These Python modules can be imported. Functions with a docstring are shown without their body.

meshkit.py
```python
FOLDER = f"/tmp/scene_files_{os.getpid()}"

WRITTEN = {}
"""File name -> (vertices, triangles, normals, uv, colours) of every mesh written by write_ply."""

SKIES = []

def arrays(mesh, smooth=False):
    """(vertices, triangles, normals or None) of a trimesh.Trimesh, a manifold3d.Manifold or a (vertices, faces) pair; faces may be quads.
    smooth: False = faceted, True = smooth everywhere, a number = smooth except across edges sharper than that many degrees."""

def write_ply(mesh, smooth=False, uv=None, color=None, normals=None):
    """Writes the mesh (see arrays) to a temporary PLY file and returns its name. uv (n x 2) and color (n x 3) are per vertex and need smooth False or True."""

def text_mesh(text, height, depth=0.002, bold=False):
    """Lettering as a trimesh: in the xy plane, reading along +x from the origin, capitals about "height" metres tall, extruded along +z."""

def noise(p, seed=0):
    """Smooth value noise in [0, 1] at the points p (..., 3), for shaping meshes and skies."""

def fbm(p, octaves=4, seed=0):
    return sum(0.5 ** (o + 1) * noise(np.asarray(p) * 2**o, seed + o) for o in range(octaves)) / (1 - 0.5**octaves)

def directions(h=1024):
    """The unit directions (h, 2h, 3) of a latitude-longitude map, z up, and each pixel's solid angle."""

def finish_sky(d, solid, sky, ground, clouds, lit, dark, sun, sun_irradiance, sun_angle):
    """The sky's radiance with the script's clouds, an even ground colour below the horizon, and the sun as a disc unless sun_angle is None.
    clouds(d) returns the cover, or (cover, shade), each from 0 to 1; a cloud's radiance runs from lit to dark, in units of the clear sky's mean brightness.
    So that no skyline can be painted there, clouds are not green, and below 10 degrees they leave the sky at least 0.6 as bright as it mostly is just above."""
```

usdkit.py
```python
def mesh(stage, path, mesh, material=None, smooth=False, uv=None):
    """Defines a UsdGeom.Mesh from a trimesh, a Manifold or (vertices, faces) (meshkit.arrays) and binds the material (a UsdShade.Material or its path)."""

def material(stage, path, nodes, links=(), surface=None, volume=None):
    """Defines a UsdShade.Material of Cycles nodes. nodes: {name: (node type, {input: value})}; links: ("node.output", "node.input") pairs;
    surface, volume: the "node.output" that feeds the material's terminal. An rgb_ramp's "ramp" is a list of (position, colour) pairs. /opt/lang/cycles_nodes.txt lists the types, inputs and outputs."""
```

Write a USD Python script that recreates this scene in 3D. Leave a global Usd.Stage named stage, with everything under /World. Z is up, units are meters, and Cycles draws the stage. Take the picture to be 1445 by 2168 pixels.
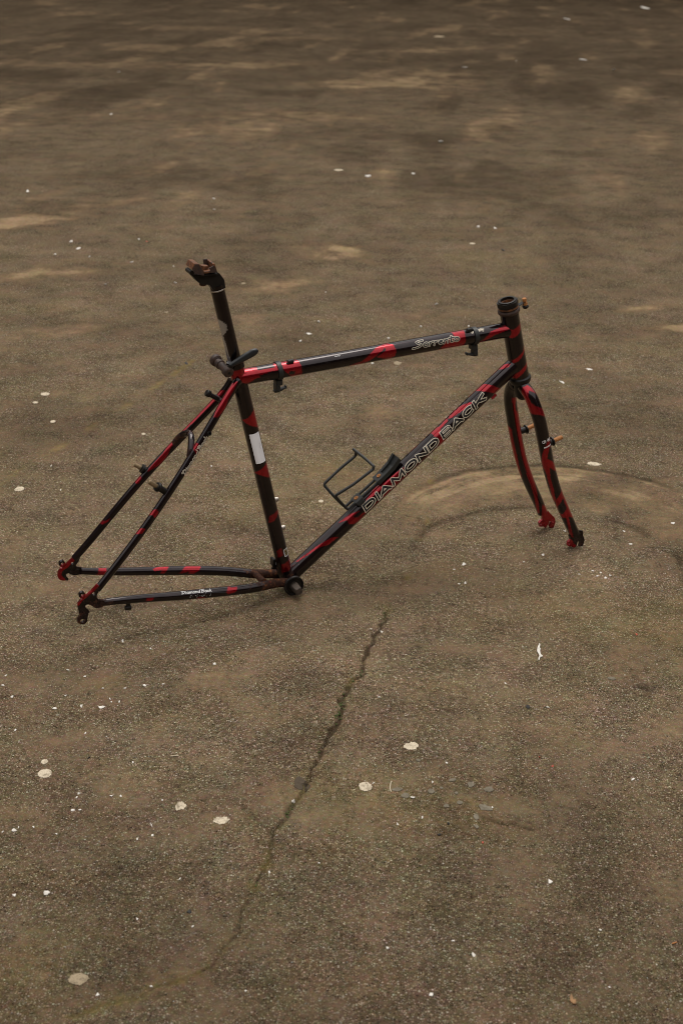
import math, random
import numpy as np
import trimesh
from scipy.interpolate import CubicSpline
from shapely.geometry import Polygon, LineString, Point
from shapely import contains_xy, affinity, union_all
from pxr import Usd, UsdGeom, UsdLux, UsdShade, Gf, Sdf, Vt
import usdkit, meshkit

# ------------------------------------------------------------------ stage, camera, sky, sun, exposure
stage = Usd.Stage.CreateInMemory()
UsdGeom.SetStageUpAxis(stage, UsdGeom.Tokens.z)
UsdGeom.SetStageMetersPerUnit(stage, 1.0)
UsdGeom.Xform.Define(stage, '/World')
UsdGeom.Scope.Define(stage, '/World/Looks')

PITCH, ROLL, EYE = 0.41057301, 0.02365260, np.array([0.0, 0.0, 1.27062582])
FOCAL, APERTURE = 50.0, 50.0 * 1445 / 2982.895
cf = np.array([0, math.cos(PITCH), -math.sin(PITCH)]); cr = np.array([1.0, 0, 0]); cu = np.cross(cr, cf)
cr, cu = math.cos(ROLL) * cr + math.sin(ROLL) * cu, -math.sin(ROLL) * cr + math.cos(ROLL) * cu
cam = UsdGeom.Camera.Define(stage, '/World/camera')
cam.AddTransformOp().Set(Gf.Matrix4d(*cr, 0, *cu, 0, *(-cf), 0, *EYE, 1))
cam.CreateFocalLengthAttr(FOCAL); cam.CreateHorizontalApertureAttr(APERTURE); cam.CreateVerticalApertureAttr(APERTURE * 2168 / 1445)
cam.CreateClippingRangeAttr(Gf.Vec2f(0.05, 1000))
cam.CreateFStopAttr(8.0); cam.CreateFocusDistanceAttr(2.62)
cam.CreateExposureAttr(0.22)

SUN_EL, SUN_AZ = math.radians(74), math.radians(-8)          # high, behind the frame, veiled by cloud
sun_dir = np.array([math.sin(SUN_AZ) * math.cos(SUN_EL), math.cos(SUN_AZ) * math.cos(SUN_EL), math.sin(SUN_EL)])
usdkit.material(stage, '/World/Looks/overcast_sky', {
    'sky': ('sky_texture', {'sky_type': 'single_scattering', 'sun_disc': False, 'sun_elevation': SUN_EL, 'sun_rotation': SUN_AZ, 'aerosol_density': 3.0}),
    'tc': ('texture_coordinate', {}), 'geo': ('geometry', {}), 'nrm': ('vector_math', {'math_type': 'normalize'}),
    'n': ('noise_texture', {'scale': 2.2, 'detail': 5, 'roughness': 0.55}),
    'cl': ('rgb_ramp', {'ramp': [(0.3, (6.4, 6.2, 6.0)), (0.7, (8.6, 8.4, 8.1))]}),
    'xyz': ('separate_xyz', {}), 'el': ('rgb_ramp', {'ramp': [(0.0, (.50, .50, .50)), (.3, (.72, .72, .72)), (.6, (1.06, 1.06, 1.06)), (1.0, (1.6, 1.6, 1.6))]}),
    'gm': ('mix', {'mix_type': 'multiply', 'fac': 1.0}),
    'mx': ('mix', {'fac': 0.96}),
    'bg': ('background_shader', {'strength': 0.1})},
    [('tc.generated', 'n.vector'), ('n.fac', 'cl.fac'), ('geo.position', 'nrm.vector1'), ('nrm.vector', 'xyz.vector'), ('xyz.z', 'el.fac'), ('cl.color', 'gm.color1'), ('el.color', 'gm.color2'), ('sky.color', 'mx.color1'), ('gm.color', 'mx.color2'), ('mx.color', 'bg.color')], surface='bg.background')
dome = UsdLux.DomeLight.Define(stage, '/World/sky')
UsdShade.MaterialBindingAPI.Apply(dome.GetPrim()).Bind(UsdShade.Material.Get(stage, '/World/Looks/overcast_sky'))
dome.GetPrim().SetCustomDataByKey('kind', 'structure')
sun = UsdLux.DistantLight.Define(stage, '/World/sun')
sun.CreateAngleAttr(34.0); sun.CreateIntensityAttr(0.46); sun.CreateColorAttr(Gf.Vec3f(1.0, 0.95, 0.88))
sun.GetPrim().CreateAttribute('inputs:normalize', Sdf.ValueTypeNames.Bool).Set(True)
zz = sun_dir; xx = np.cross([0, 1.0, 0], zz); xx /= np.linalg.norm(xx); yy = np.cross(zz, xx)
sun.AddTransformOp().Set(Gf.Matrix4d(*xx, 0, *yy, 0, *zz, 0, 0, 0, 20, 1))

rng = np.random.default_rng(11)
random.seed(5)
T = Sdf.ValueTypeNames

# ------------------------------------------------------------------ helpers
names_used = {}
def numbered(parent, name):
    k = names_used.get((parent, name), 0); names_used[(parent, name)] = k + 1
    return f'{parent}/{name}' + (f'_{k:03d}' if k else '')

def mat(n): return UsdShade.Material.Get(stage, '/World/Looks/' + n)

def obj(name, mesh, material, parent='/World', smooth=30, color=None, color_name='paint', label=None):
    p = numbered(str(parent), name)
    if color is not None: smooth = True
    m = usdkit.mesh(stage, p, mesh, mat(material), smooth)
    if color is not None:
        UsdGeom.PrimvarsAPI(m).CreatePrimvar(color_name, T.Color3fArray, 'vertex').Set(Vt.Vec3fArray.FromNumpy(np.asarray(color, np.float32)))
    if label: m.GetPrim().SetCustomDataByKey('label', label)
    return p

def tag(p, label=None, category=None, group=None, kind=None):
    q = stage.GetPrimAtPath(str(p))
    for k, v in (('label', label), ('category', category), ('group', group), ('kind', kind)):
        if v: q.SetCustomDataByKey(k, v)
    return p

def cat(*ms): return trimesh.util.concatenate(list(ms))
def unit(v): v = np.asarray(v, float); return v / np.linalg.norm(v)

def align(mesh, a, up=None):
    """Turns a mesh built along +z so that z runs along a (and x towards up, if given)."""
    a = unit(a); up = np.array([0, -1.0, 0]) if up is None else np.asarray(up, float)
    if abs(a @ unit(up)) > 0.98: up = np.array([1.0, 0, 0.3])
    x = unit(up - a * (up @ a)); y = np.cross(a, x)
    M = np.eye(4); M[:3, 0], M[:3, 1], M[:3, 2] = x, y, a
    mesh.apply_transform(M); return mesh

def cyl(p0, p1, r, n=28, r2=None, bevel=0.0):
    p0, p1 = np.array(p0, float), np.array(p1, float); L = np.linalg.norm(p1 - p0); r2 = r if r2 is None else r2
    b = min(bevel, r * .5, L * .3)
    prof = [(0, 0), (r - b, 0), (r, b), (r2, L - b), (r2 - b, L), (0, L)] if b else [(0, 0), (r, 0), (r2, L), (0, L)]
    m = trimesh.creation.revolve(np.array(prof), sections=n)
    align(m, p1 - p0); m.apply_translation(p0); return m

def lathe(prof, p0, a, n=48, up=None):
    m = trimesh.creation.revolve(np.array(prof, float), sections=n); align(m, a, up); m.apply_translation(p0); return m

def hull(pts): return trimesh.convex.convex_hull(np.asarray(pts, float))

def rbox(c, size, R=None, b=0.0008):
    s = np.array(size) / 2; pts = []
    for i in (-1, 1):
        for j in (-1, 1):
            for k in (-1, 1):
                q = s * [i, j, k]
                for ax in range(3):
                    d = np.array([i, j, k]) * b; d[ax] = 0; pts.append(q - d)
    pts = np.array(pts)
    if R is not None: pts = pts @ np.asarray(R).T
    return hull(pts + np.array(c))

def frame_xz(a, y=(0, 1, 0)):
    """Axes: along a, along y, normal - columns of a rotation."""
    a = unit(a); y = unit(np.array(y, float) - a * np.dot(a, y)); return np.stack([a, y, np.cross(a, y)], 1)

def spline(pts, step=0.0015):
    p = np.array(pts, float)
    if len(p) == 2:
        n = max(2, int(np.linalg.norm(p[1] - p[0]) / step)); return p[0] + (p[1] - p[0]) * np.linspace(0, 1, n)[:, None]
    t = np.r_[0, np.cumsum(np.linalg.norm(np.diff(p, axis=0), axis=1))]
    return CubicSpline(t, p)(np.linspace(0, t[-1], int(t[-1] / step) + 2))

def frames(path):
    a = np.gradient(path, axis=0); a /= np.linalg.norm(a, axis=1, keepdims=True)
    e1 = np.array([0, -1.0, 0]) - a * a[:, 1:2] * -1.0
    e1 /= np.linalg.norm(e1, axis=1, keepdims=True)
    e2 = np.cross(e1, a); e2 *= np.where(e2[:, 2:3] >= 0, 1, -1)
    return a, e1, e2

def tube(path, radii, n=48, cap=True):
    """A swept round tube. Returns mesh and, for each vertex, its station in mm and its angle (0 = drive side, 90 = up or forward)."""
    path = np.asarray(path); N = len(path)
    s = np.r_[0, np.cumsum(np.linalg.norm(np.diff(path, axis=0), axis=1))] * 1000
    r = np.interp(np.linspace(0, 1, N), np.linspace(0, 1, len(np.atleast_1d(radii))), np.atleast_1d(radii))
    a, e1, e2 = frames(path)
    th = np.linspace(-math.pi, math.pi, n, endpoint=False)
    v = path[:, None] + r[:, None, None] * (np.cos(th)[None, :, None] * e1[:, None] + np.sin(th)[None, :, None] * e2[:, None])
    S = np.repeat(s[:, None], n, 1); TH = np.repeat(np.degrees(th)[None], N, 0)
    i = np.arange(N - 1)[:, None] * n; j = np.arange(n)[None]
    q = np.stack([i + j, i + (j + 1) % n, i + n + (j + 1) % n, i + n + j], -1).reshape(-1, 4)
    flip = np.dot(np.cross(e1[0], e2[0]), a[0]) < 0
    if flip: q = q[:, ::-1]
    f = np.vstack([q[:, [0, 1, 2]], q[:, [0, 2, 3]]]); V = [v.reshape(-1, 3)]; SS = [S.ravel()]; TT = [TH.ravel()]
    if cap:
        for k, rev in ((0, not flip), (N - 1, flip)):
            base = sum(len(x) for x in V); V.append(np.vstack([v[k], path[k][None]])); SS.append(np.full(n + 1, s[k])); TT.append(np.r_[np.degrees(th), 0])
            c = np.stack([base + np.arange(n), base + (np.arange(n) + 1) % n, np.full(n, base + n)], 1)
            f = np.vstack([f, c[:, ::-1] if rev else c])
    return trimesh.Trimesh(np.vstack(V), f, process=False), np.concatenate(SS), np.concatenate(TT)

def mask(S, TH, polys, holes=(), mirror=True):
    """Painted splashes: polygons in (mm, degrees); repeated on the other side of the tube."""
    out = np.zeros(len(S))
    def fill(pl, val):
        P_ = Polygon(pl).buffer(0).buffer(2).buffer(-2)
        for d in (-360, 0, 360):
            out[contains_xy(P_, S, TH + d)] = val
            if mirror:
                t2 = np.where(np.abs(TH) > 100, 180 - TH, 1e4)
                out[contains_xy(P_, S + 23, t2 + d)] = val
    for p in polys: fill(p, 1.0)
    for p in holes: fill(p, 0.0)
    return out

def paint(red, rust=None, bare=None):
    z = np.zeros(len(red)); return np.stack([red, z if rust is None else rust, z if bare is None else bare], 1)

def plate(poly, y0, y1):
    """A shapely polygon in (x, z) as a plate from y0 to y1."""
    m = cat(*[trimesh.creation.extrude_polygon(g, abs(y1 - y0), engine='earcut') for g in getattr(poly, 'geoms', [poly]) if g.area > 1e-7])
    v = m.vertices.copy(); m.vertices = np.stack([v[:, 0], min(y0, y1) + v[:, 2], v[:, 1]], 1); m.invert() if m.volume < 0 else None
    return m

def wrapped(shape, path, radius, theta0, s0, lift, flat=False, max_edge=0.0022):
    """A flat shapely shape (mm along, mm up) laid on a tube: s0 mm along, its base line at angle theta0 degrees."""
    ms = []
    for g in getattr(shape, 'geoms', [shape]):
        if g.is_empty or g.area < 1e-3: continue
        v, f = trimesh.creation.triangulate_polygon(g, engine='earcut')
        v = np.c_[v, np.zeros(len(v))] / 1000
        v, f = trimesh.remesh.subdivide_to_size(v, f, max_edge, max_iter=12)
        ms.append(trimesh.Trimesh(v, f, process=False))
    m = cat(*ms); path = np.asarray(path); st = np.r_[0, np.cumsum(np.linalg.norm(np.diff(path, axis=0), axis=1))]
    a, e1, e2 = frames(path); s = s0 / 1000 + m.vertices[:, 0]
    r = radius if np.ndim(radius) == 0 else np.interp(s / st[-1], np.linspace(0, 1, len(radius)), radius)
    th = math.radians(theta0) + m.vertices[:, 1] / r
    I = lambda q: np.stack([np.interp(s, st, q[:, k]) for k in range(3)], 1)
    c, E1, E2 = I(path), I(e1), I(e2); rr = np.broadcast_to(r + lift, s.shape)[:, None]
    V = c + rr * (np.cos(th)[:, None] * E1 + np.sin(th)[:, None] * E2)
    F = m.faces; n = np.cross(V[F[:, 1]] - V[F[:, 0]], V[F[:, 2]] - V[F[:, 0]])
    F = np.where((((V[F].mean(1) - c[F].mean(1)) * n).sum(1) < 0)[:, None], F[:, ::-1], F)
    return trimesh.Trimesh(V, F, process=False)

# ------------------------------------------------------------------ materials
L = '/World/Looks/'
usdkit.material(stage, L + 'frame_paint', {
    'at': ('attribute', {'attribute': 'paint'}), 'sp': ('separate_color', {}),
    'tc': ('geometry', {}),
    'n1': ('noise_texture', {'scale': 140, 'detail': 4, 'roughness': .65}), 'n2': ('noise_texture', {'scale': 900, 'detail': 2}), 'n3': ('noise_texture', {'scale': 38, 'detail': 5, 'roughness': .7}),
    'dark': ('rgb_ramp', {'ramp': [(.3, (.0085, .0046, .0056)), (.7, (.018, .0105, .0125))]}),
    'redc': ('rgb_ramp', {'ramp': [(.3, (.25, .0010, .0070)), (.7, (.37, .0022, .013))]}),
    'm1': ('mix', {}),
    'rustc': ('rgb_ramp', {'ramp': [(.25, (.012, .006, .005)), (.52, (.034, .014, .009)), (.64, (.11, .042, .017)), (.78, (.28, .10, .028))]}),
    'rm': ('math', {'math_type': 'multiply_add', 'value2': 1.45, 'value3': -.95}), 'rm2': ('math', {'math_type': 'multiply_add', 'value2': 1.5}), 'rm3': ('map_range', {'from_min': .35, 'from_max': .62, 'clamp': True}),
    'm2': ('mix', {}), 'm3': ('mix', {'color2': (.42, .42, .45)}),
    'chip': ('map_range', {'from_min': .715, 'from_max': .735, 'clamp': True}), 'm4': ('mix', {'color2': (.2, .17, .15)}),
    'rr': ('math', {'math_type': 'multiply_add', 'value2': .55, 'value3': .17}),
    'dust': ('map_range', {'from_min': .45, 'from_max': .8, 'to_min': .0, 'to_max': .05, 'clamp': True}), 'm5': ('mix', {'color2': (.09, .07, .055)}),
    'cw': ('math', {'math_type': 'subtract', 'value1': .88}),
    'me': ('math', {'math_type': 'multiply_add', 'value2': -.88, 'value3': .90}), 'sc': ('math', {'math_type': 'multiply', 'value2': .55}), 'scr': ('mapping', {'scale': (260, 260, 900)}), 'sn': ('noise_texture', {'scale': 1, 'detail': 3, 'roughness': .75}), 'scm': ('map_range', {'from_min': .70, 'from_max': .735, 'to_max': .55, 'clamp': True}), 'm6': ('mix', {'color2': (.17, .14, .125)}),
    'p': ('principled_bsdf', {'coat_roughness': .03, 'coat_ior': 1.5, 'specular_ior_level': .1})},
    [('at.color', 'sp.color'), ('tc.position', 'n1.vector'), ('tc.position', 'n2.vector'), ('tc.position', 'n3.vector'),
     ('n3.fac', 'dark.fac'), ('n3.fac', 'redc.fac'), ('dark.color', 'm1.color1'), ('redc.color', 'm1.color2'), ('sp.r', 'm1.fac'),
     ('n1.fac', 'rustc.fac'), ('n3.fac', 'rm2.value1'), ('sp.g', 'rm.value1'), ('rm.value', 'rm2.value3'), ('rm2.value', 'rm3.value'),
     ('m1.color', 'm2.color1'), ('rustc.color', 'm2.color2'), ('rm3.result', 'm2.fac'), ('m2.color', 'm3.color1'), ('sp.b', 'm3.fac'),
     ('n1.fac', 'chip.value'), ('chip.result', 'm4.fac'), ('m3.color', 'm4.color1'),
     ('n3.fac', 'dust.value'), ('dust.result', 'm5.fac'), ('m4.color', 'm5.color1'),
     ('rm3.result', 'me.value1'), ('me.value', 'p.metallic'), ('tc.position', 'scr.vector'), ('scr.vector', 'sn.vector'), ('sn.fac', 'scm.value'), ('scm.result', 'm6.fac'), ('m5.color', 'm6.color1'), ('m6.color', 'p.base_color'), ('rm3.result', 'rr.value1'), ('rr.value', 'p.roughness'), ('rm3.result', 'cw.value2'), ('cw.value', 'p.coat_weight')], surface='p.BSDF')

def simple(name, c0, c1, rough=.5, scale=200, metal=0.0, bump=0.0, coat=0.0, spec=.5):
    nodes = {'g': ('geometry', {}), 'n': ('noise_texture', {'scale': scale, 'detail': 4, 'roughness': .6}), 'r': ('rgb_ramp', {'ramp': [(.3, c0), (.7, c1)]}),
             'p': ('principled_bsdf', {'roughness': rough, 'metallic': metal, 'coat_weight': coat, 'specular_ior_level': spec})}
    links = [('g.position', 'n.vector'), ('n.fac', 'r.fac'), ('r.color', 'p.base_color')]
    if bump:
        nodes['b'] = ('bump', {'strength': .6, 'distance': bump}); links += [('n.fac', 'b.height'), ('b.normal', 'p.normal')]
    return usdkit.material(stage, L + name, nodes, links, surface='p.BSDF')
simple('black_steel', (.0028, .0026, .0025), (.011, .0085, .007), .36, 120, .15, .0004, spec=.35)
simple('worn_steel', (.035, .028, .023), (.085, .062, .048), .5, 160, .5, .0004)
simple('rusty_steel', (.008, .005, .004), (.20, .070, .020), .6, 150, 0, .0007)
simple('dark_rust', (.014, .008, .007), (.055, .026, .016), .6, 180, .1, .0006)
simple('bright_rust', (.22, .085, .02), (.42, .17, .045), .7, 260, 0, .0005)
simple('brass', (.17, .12, .065), (.30, .22, .13), .45, 200, .6)
simple('screw_steel', (.32, .28, .25), (.5, .46, .42), .35, 200, .9)
simple('black_rubber', (.006, .0065, .0065), (.013, .014, .0137), .45, 300, 0, .0003)
simple('black_lever', (.006, .0075, .0085), (.012, .014, .0155), .32, 100)
simple('red_gloss', (.24, .003, .009), (.33, .005, .014), .28, 60, coat=.7)
simple('white_sticker', (.84, .84, .88), (.88, .88, .91), .45, 60)
simple('sticker_ink', (.2, .2, .22), (.3, .3, .32), .5, 60)
simple('cream_print', (.68, .60, .47), (.80, .72, .58), .4, 300)
simple('black_print', (.006, .006, .0065), (.012, .012, .012), .35, 300, coat=.5)
simple('white_print', (.75, .75, .74), (.82, .82, .82), .4, 300)
simple('gold_print', (.10, .08, .035), (.17, .13, .06), .4, 300)
def gum_mat(name, lo, hi, dirt):
    usdkit.material(stage, L + name, {'g': ('geometry', {}), 'n': ('noise_texture', {'scale': 330, 'detail': 4, 'roughness': .65}), 'n2': ('noise_texture', {'scale': 95, 'detail': 5, 'roughness': .7}), 'r': ('rgb_ramp', {'ramp': [(.3, lo), (.6, hi)]}),
        'd': ('map_range', {'from_min': .50, 'from_max': .66, 'to_max': .85, 'clamp': True}), 'k': ('map_range', {'from_min': .60, 'from_max': .64, 'to_max': .8, 'clamp': True}), 'mx': ('mix', {'color2': dirt}), 'my': ('mix', {'color2': dirt}), 'b': ('bump', {'strength': .8, 'distance': .0014}), 'p': ('principled_bsdf', {'roughness': .85, 'specular_ior_level': .2})},
        [('g.position', 'n.vector'), ('g.position', 'n2.vector'), ('n.fac', 'r.fac'), ('r.color', 'mx.color1'), ('n2.fac', 'd.value'), ('d.result', 'mx.fac'), ('mx.color', 'my.color1'), ('n.fac', 'k.value'), ('k.result', 'my.fac'), ('my.color', 'p.base_color'), ('n.fac', 'b.height'), ('b.normal', 'p.normal')], surface='p.BSDF')
gum_mat('gum', (.36, .30, .21), (.60, .52, .40), (.16, .125, .085))
gum_mat('gum_tan', (.19, .15, .095), (.32, .255, .17), (.11, .085, .055))
simple('pale_chip', (.46, .43, .38), (.72, .69, .64), .6, 120)
simple('stone', (.105, .090, .064), (.185, .162, .124), .85, 130, 0, .0008, spec=.12)
simple('slate_stone', (.055, .043, .030), (.080, .062, .044), .85, 200, 0, .0006, spec=.1)
simple('red_chip', (.30, .05, .025), (.45, .08, .04), .6, 200)
simple('dark_bit', (.008, .008, .008), (.02, .018, .016), .7, 200)
simple('dry_leaf', (.14, .075, .03), (.28, .15, .06), .7, 200, 0, .0008)
simple('straw', (.38, .32, .22), (.55, .48, .36), .7, 200)
simple('moss', (.018, .027, .004), (.065, .082, .012), .9, 500, 0, .001)

usdkit.material(stage, L + 'grit', {
    'at': ('attribute', {'attribute': 'tint'}), 'p': ('principled_bsdf', {'roughness': .38, 'specular_ior_level': .6})},
    [('at.color', 'p.base_color')], surface='p.BSDF')

# worn asphalt: binder, embedded aggregate of two sizes, dust, dark stains with painted near and far shading, green film
usdkit.material(stage, L + 'asphalt', {
    'g': ('geometry', {}), 'at': ('attribute', {'attribute': 'wear_shade'}), 'sp': ('separate_color', {}),
    'v1': ('voronoi_texture', {'scale': 300, 'feature': 'f1'}), 'v2': ('voronoi_texture', {'scale': 600, 'feature': 'f1'}), 'v3': ('voronoi_texture', {'scale': 120, 'feature': 'f1'}),
    'n1': ('noise_texture', {'scale': 9, 'detail': 6, 'roughness': .6}), 'n2': ('noise_texture', {'scale': 2.1, 'detail': 4, 'roughness': .6}), 'n3': ('noise_texture', {'scale': 420, 'detail': 3, 'roughness': .7}),
    'n4': ('noise_texture', {'scale': 60, 'detail': 4, 'roughness': .7}),
    'binder': ('rgb_ramp', {'ramp': [(.3, (.068, .049, .0285)), (.7, (.110, .081, .0475))]}),
    'c1': ('separate_color', {}), 'c2': ('separate_color', {}), 'c3': ('separate_color', {}),
    # colour of single stones from the cell's random colour
    's1': ('rgb_ramp', {'ramp': [(0, (.010, .008, .006)), (.13, (.026, .020, .013)), (.18, (.074, .056, .035)), (.66, (.120, .090, .055)), (.74, (.19, .15, .097)), (.92, (.26, .21, .14)), (.968, (.36, .32, .25)), (1, (.46, .42, .34))], 'interpolate': True}),
    's2': ('rgb_ramp', {'ramp': [(0, (.016, .012, .008)), (.14, (.032, .024, .015)), (.2, (.080, .060, .038)), (.76, (.118, .09, .057)), (.86, (.24, .195, .13)), (1, (.48, .43, .34))]}),
    's3': ('rgb_ramp', {'ramp': [(0, (.04, .029, .018)), (.2, (.085, .063, .040)), (.85, (.105, .079, .049)), (.95, (.145, .113, .073)), (1, (.17, .135, .09))]}),
    'd1': ('map_range', {'from_min': .50, 'from_max': .30, 'clamp': True}), 'd2': ('map_range', {'from_min': .55, 'from_max': .35, 'clamp': True}),
    'm1': ('mix', {}), 'm2': ('mix', {}), 'm0': ('mix', {'fac': .5}),
    'k1': ('math', {'math_type': 'multiply'}), 'k2': ('math', {'math_type': 'multiply'}), 'inv': ('math', {'math_type': 'subtract', 'value1': 1.0}),
    'dustn': ('math', {'math_type': 'multiply_add', 'value2': 1.3, 'value3': -1.35}), 'dust2': ('math', {'math_type': 'multiply_add', 'value2': 1.4}), 'dusta': ('math', {'math_type': 'add'}), 'dustk': ('map_range', {'range_type': 'smoothstep', 'from_min': .22, 'from_max': .66, 'to_max': .82, 'clamp': True}),
    'dustc': ('rgb_ramp', {'ramp': [(.30, (.080, .057, .036)), (.62, (.090, .0635, .040)), (.85, (.128, .090, .054)), (1.0, (.22, .16, .094))]}), 'dustm': ('math', {'math_type': 'multiply_add', 'value2': .35}),
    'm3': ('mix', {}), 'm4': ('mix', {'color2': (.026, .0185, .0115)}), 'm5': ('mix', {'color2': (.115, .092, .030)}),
    'chA': ('mix', {'mix_type': 'overlay', 'fac': .15}), 'chB': ('mix', {'mix_type': 'overlay', 'fac': .34}), 'n5': ('noise_texture', {'scale': 11, 'detail': 5, 'roughness': .7}), 'n6': ('noise_texture', {'scale': 150, 'detail': 3, 'roughness': .7}),
    'vary': ('map_range', {'from_min': .3, 'from_max': .7, 'to_min': .98, 'to_max': 1.48}), 'mv': ('mix', {'mix_type': 'multiply', 'fac': 1.0}), 'mot': ('map_range', {'from_min': .32, 'from_max': .68, 'to_min': .78, 'to_max': 1.22}), 'mo2': ('map_range', {'from_min': .3, 'from_max': .7, 'to_min': .80, 'to_max': 1.20}), 'mm': ('math', {'math_type': 'multiply'}), 'mm2': ('math', {'math_type': 'multiply'}), 'tg': ('math', {'math_type': 'multiply', 'value2': .968}), 'tb': ('math', {'math_type': 'multiply', 'value2': .945}), 'cc': ('combine_color', {}),
    'gk': ('math', {'math_type': 'multiply', 'value2': .9}),
    'h1': ('math', {'math_type': 'multiply', 'value2': -.9}), 'h2': ('math', {'math_type': 'multiply_add', 'value2': -.35}), 'h3': ('math', {'math_type': 'multiply_add', 'value2': .6}),
    'bs': ('map_range', {'from_min': 0, 'from_max': 1, 'to_min': .85, 'to_max': .25, 'clamp': True}),
    'b': ('bump', {'distance': .0026}),
    'p': ('principled_bsdf', {'roughness': .95, 'specular_ior_level': .03})},
    [('at.color', 'sp.color')] + [('g.position', n + '.vector') for n in ('v1', 'v2', 'v3', 'n1', 'n2', 'n3', 'n4', 'n5', 'n6')] +
    [('n1.fac', 'binder.fac'), ('v1.color', 'c1.color'), ('v2.color', 'c2.color'), ('v3.color', 'c3.color'), ('c1.r', 's1.fac'), ('c2.r', 's2.fac'), ('c3.r', 's3.fac'),
     ('v1.distance', 'd1.value'), ('v2.distance', 'd2.value'),
     ('n4.fac', 'dustn.value1'), ('n1.fac', 'dust2.value1'), ('dustn.value', 'dust2.value3'), ('dust2.value', 'dusta.value1'), ('sp.r', 'dusta.value2'), ('dusta.value', 'dustk.value'), ('dustk.result', 'inv.value2'),
     ('d1.result', 'k1.value1'), ('inv.value', 'k1.value2'), ('d2.result', 'k2.value1'), ('inv.value', 'k2.value2'),
     ('binder.color', 'm0.color1'), ('s3.color', 'm0.color2'),
     ('m0.color', 'm3.color1'), ('n1.fac', 'dustm.value1'), ('sp.r', 'dustm.value3'), ('dustm.value', 'dustc.fac'), ('dustc.color', 'm3.color2'), ('dustk.result', 'm3.fac'),
     ('m3.color', 'm2.color1'), ('s2.color', 'm2.color2'), ('k2.value', 'm2.fac'), ('m2.color', 'm1.color1'), ('s1.color', 'm1.color2'), ('k1.value', 'm1.fac'),
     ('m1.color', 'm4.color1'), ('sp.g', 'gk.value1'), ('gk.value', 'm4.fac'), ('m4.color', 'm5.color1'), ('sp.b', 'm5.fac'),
     ('n2.fac', 'vary.value'), ('n1.fac', 'mot.value'), ('n4.fac', 'mo2.value'), ('mot.result', 'mm.value1'), ('mo2.result', 'mm.value2'), ('mm.value', 'mm2.value1'), ('vary.result', 'mm2.value2'), ('mm2.value', 'cc.r'), ('mm2.value', 'tg.value1'), ('tg.value', 'cc.g'), ('mm2.value', 'tb.value1'), ('tb.value', 'cc.b'), ('m5.color', 'chA.color1'), ('n5.color', 'chA.color2'), ('chA.color', 'chB.color1'), ('n6.color', 'chB.color2'), ('chB.color', 'mv.color1'), ('cc.color', 'mv.color2'),
     ('mv.color', 'p.base_color'),
     ('v1.distance', 'h1.value1'), ('v2.distance', 'h2.value1'), ('h1.value', 'h2.value3'), ('n3.fac', 'h3.value1'), ('h2.value', 'h3.value3'), ('h3.value', 'b.height'), ('dustk.result', 'bs.value'), ('bs.result', 'b.strength'),
     ('b.normal', 'p.normal')], surface='p.BSDF')

# ------------------------------------------------------------------ ground
BB = np.array([-0.10599120, 2.53257585, 0.02104712])
RB = np.array([[0.902379989709287, -0.4261204691639998, 0.0642783006287473], [0.4264862894936402, 0.9044530703365965, 0.008607463775732], [-0.06180452286211632, 0.01964661085674305, 0.9978948900739144]])
W = lambda p: BB + RB @ np.asarray(p, float)
CONTACT = np.array([W((.655, -.0525, .014))[:2], W((.655, .0525, .017))[:2], W((0, 0, -.0205))[:2], W((-.436, -.0655, 0))[:2]])

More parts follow.
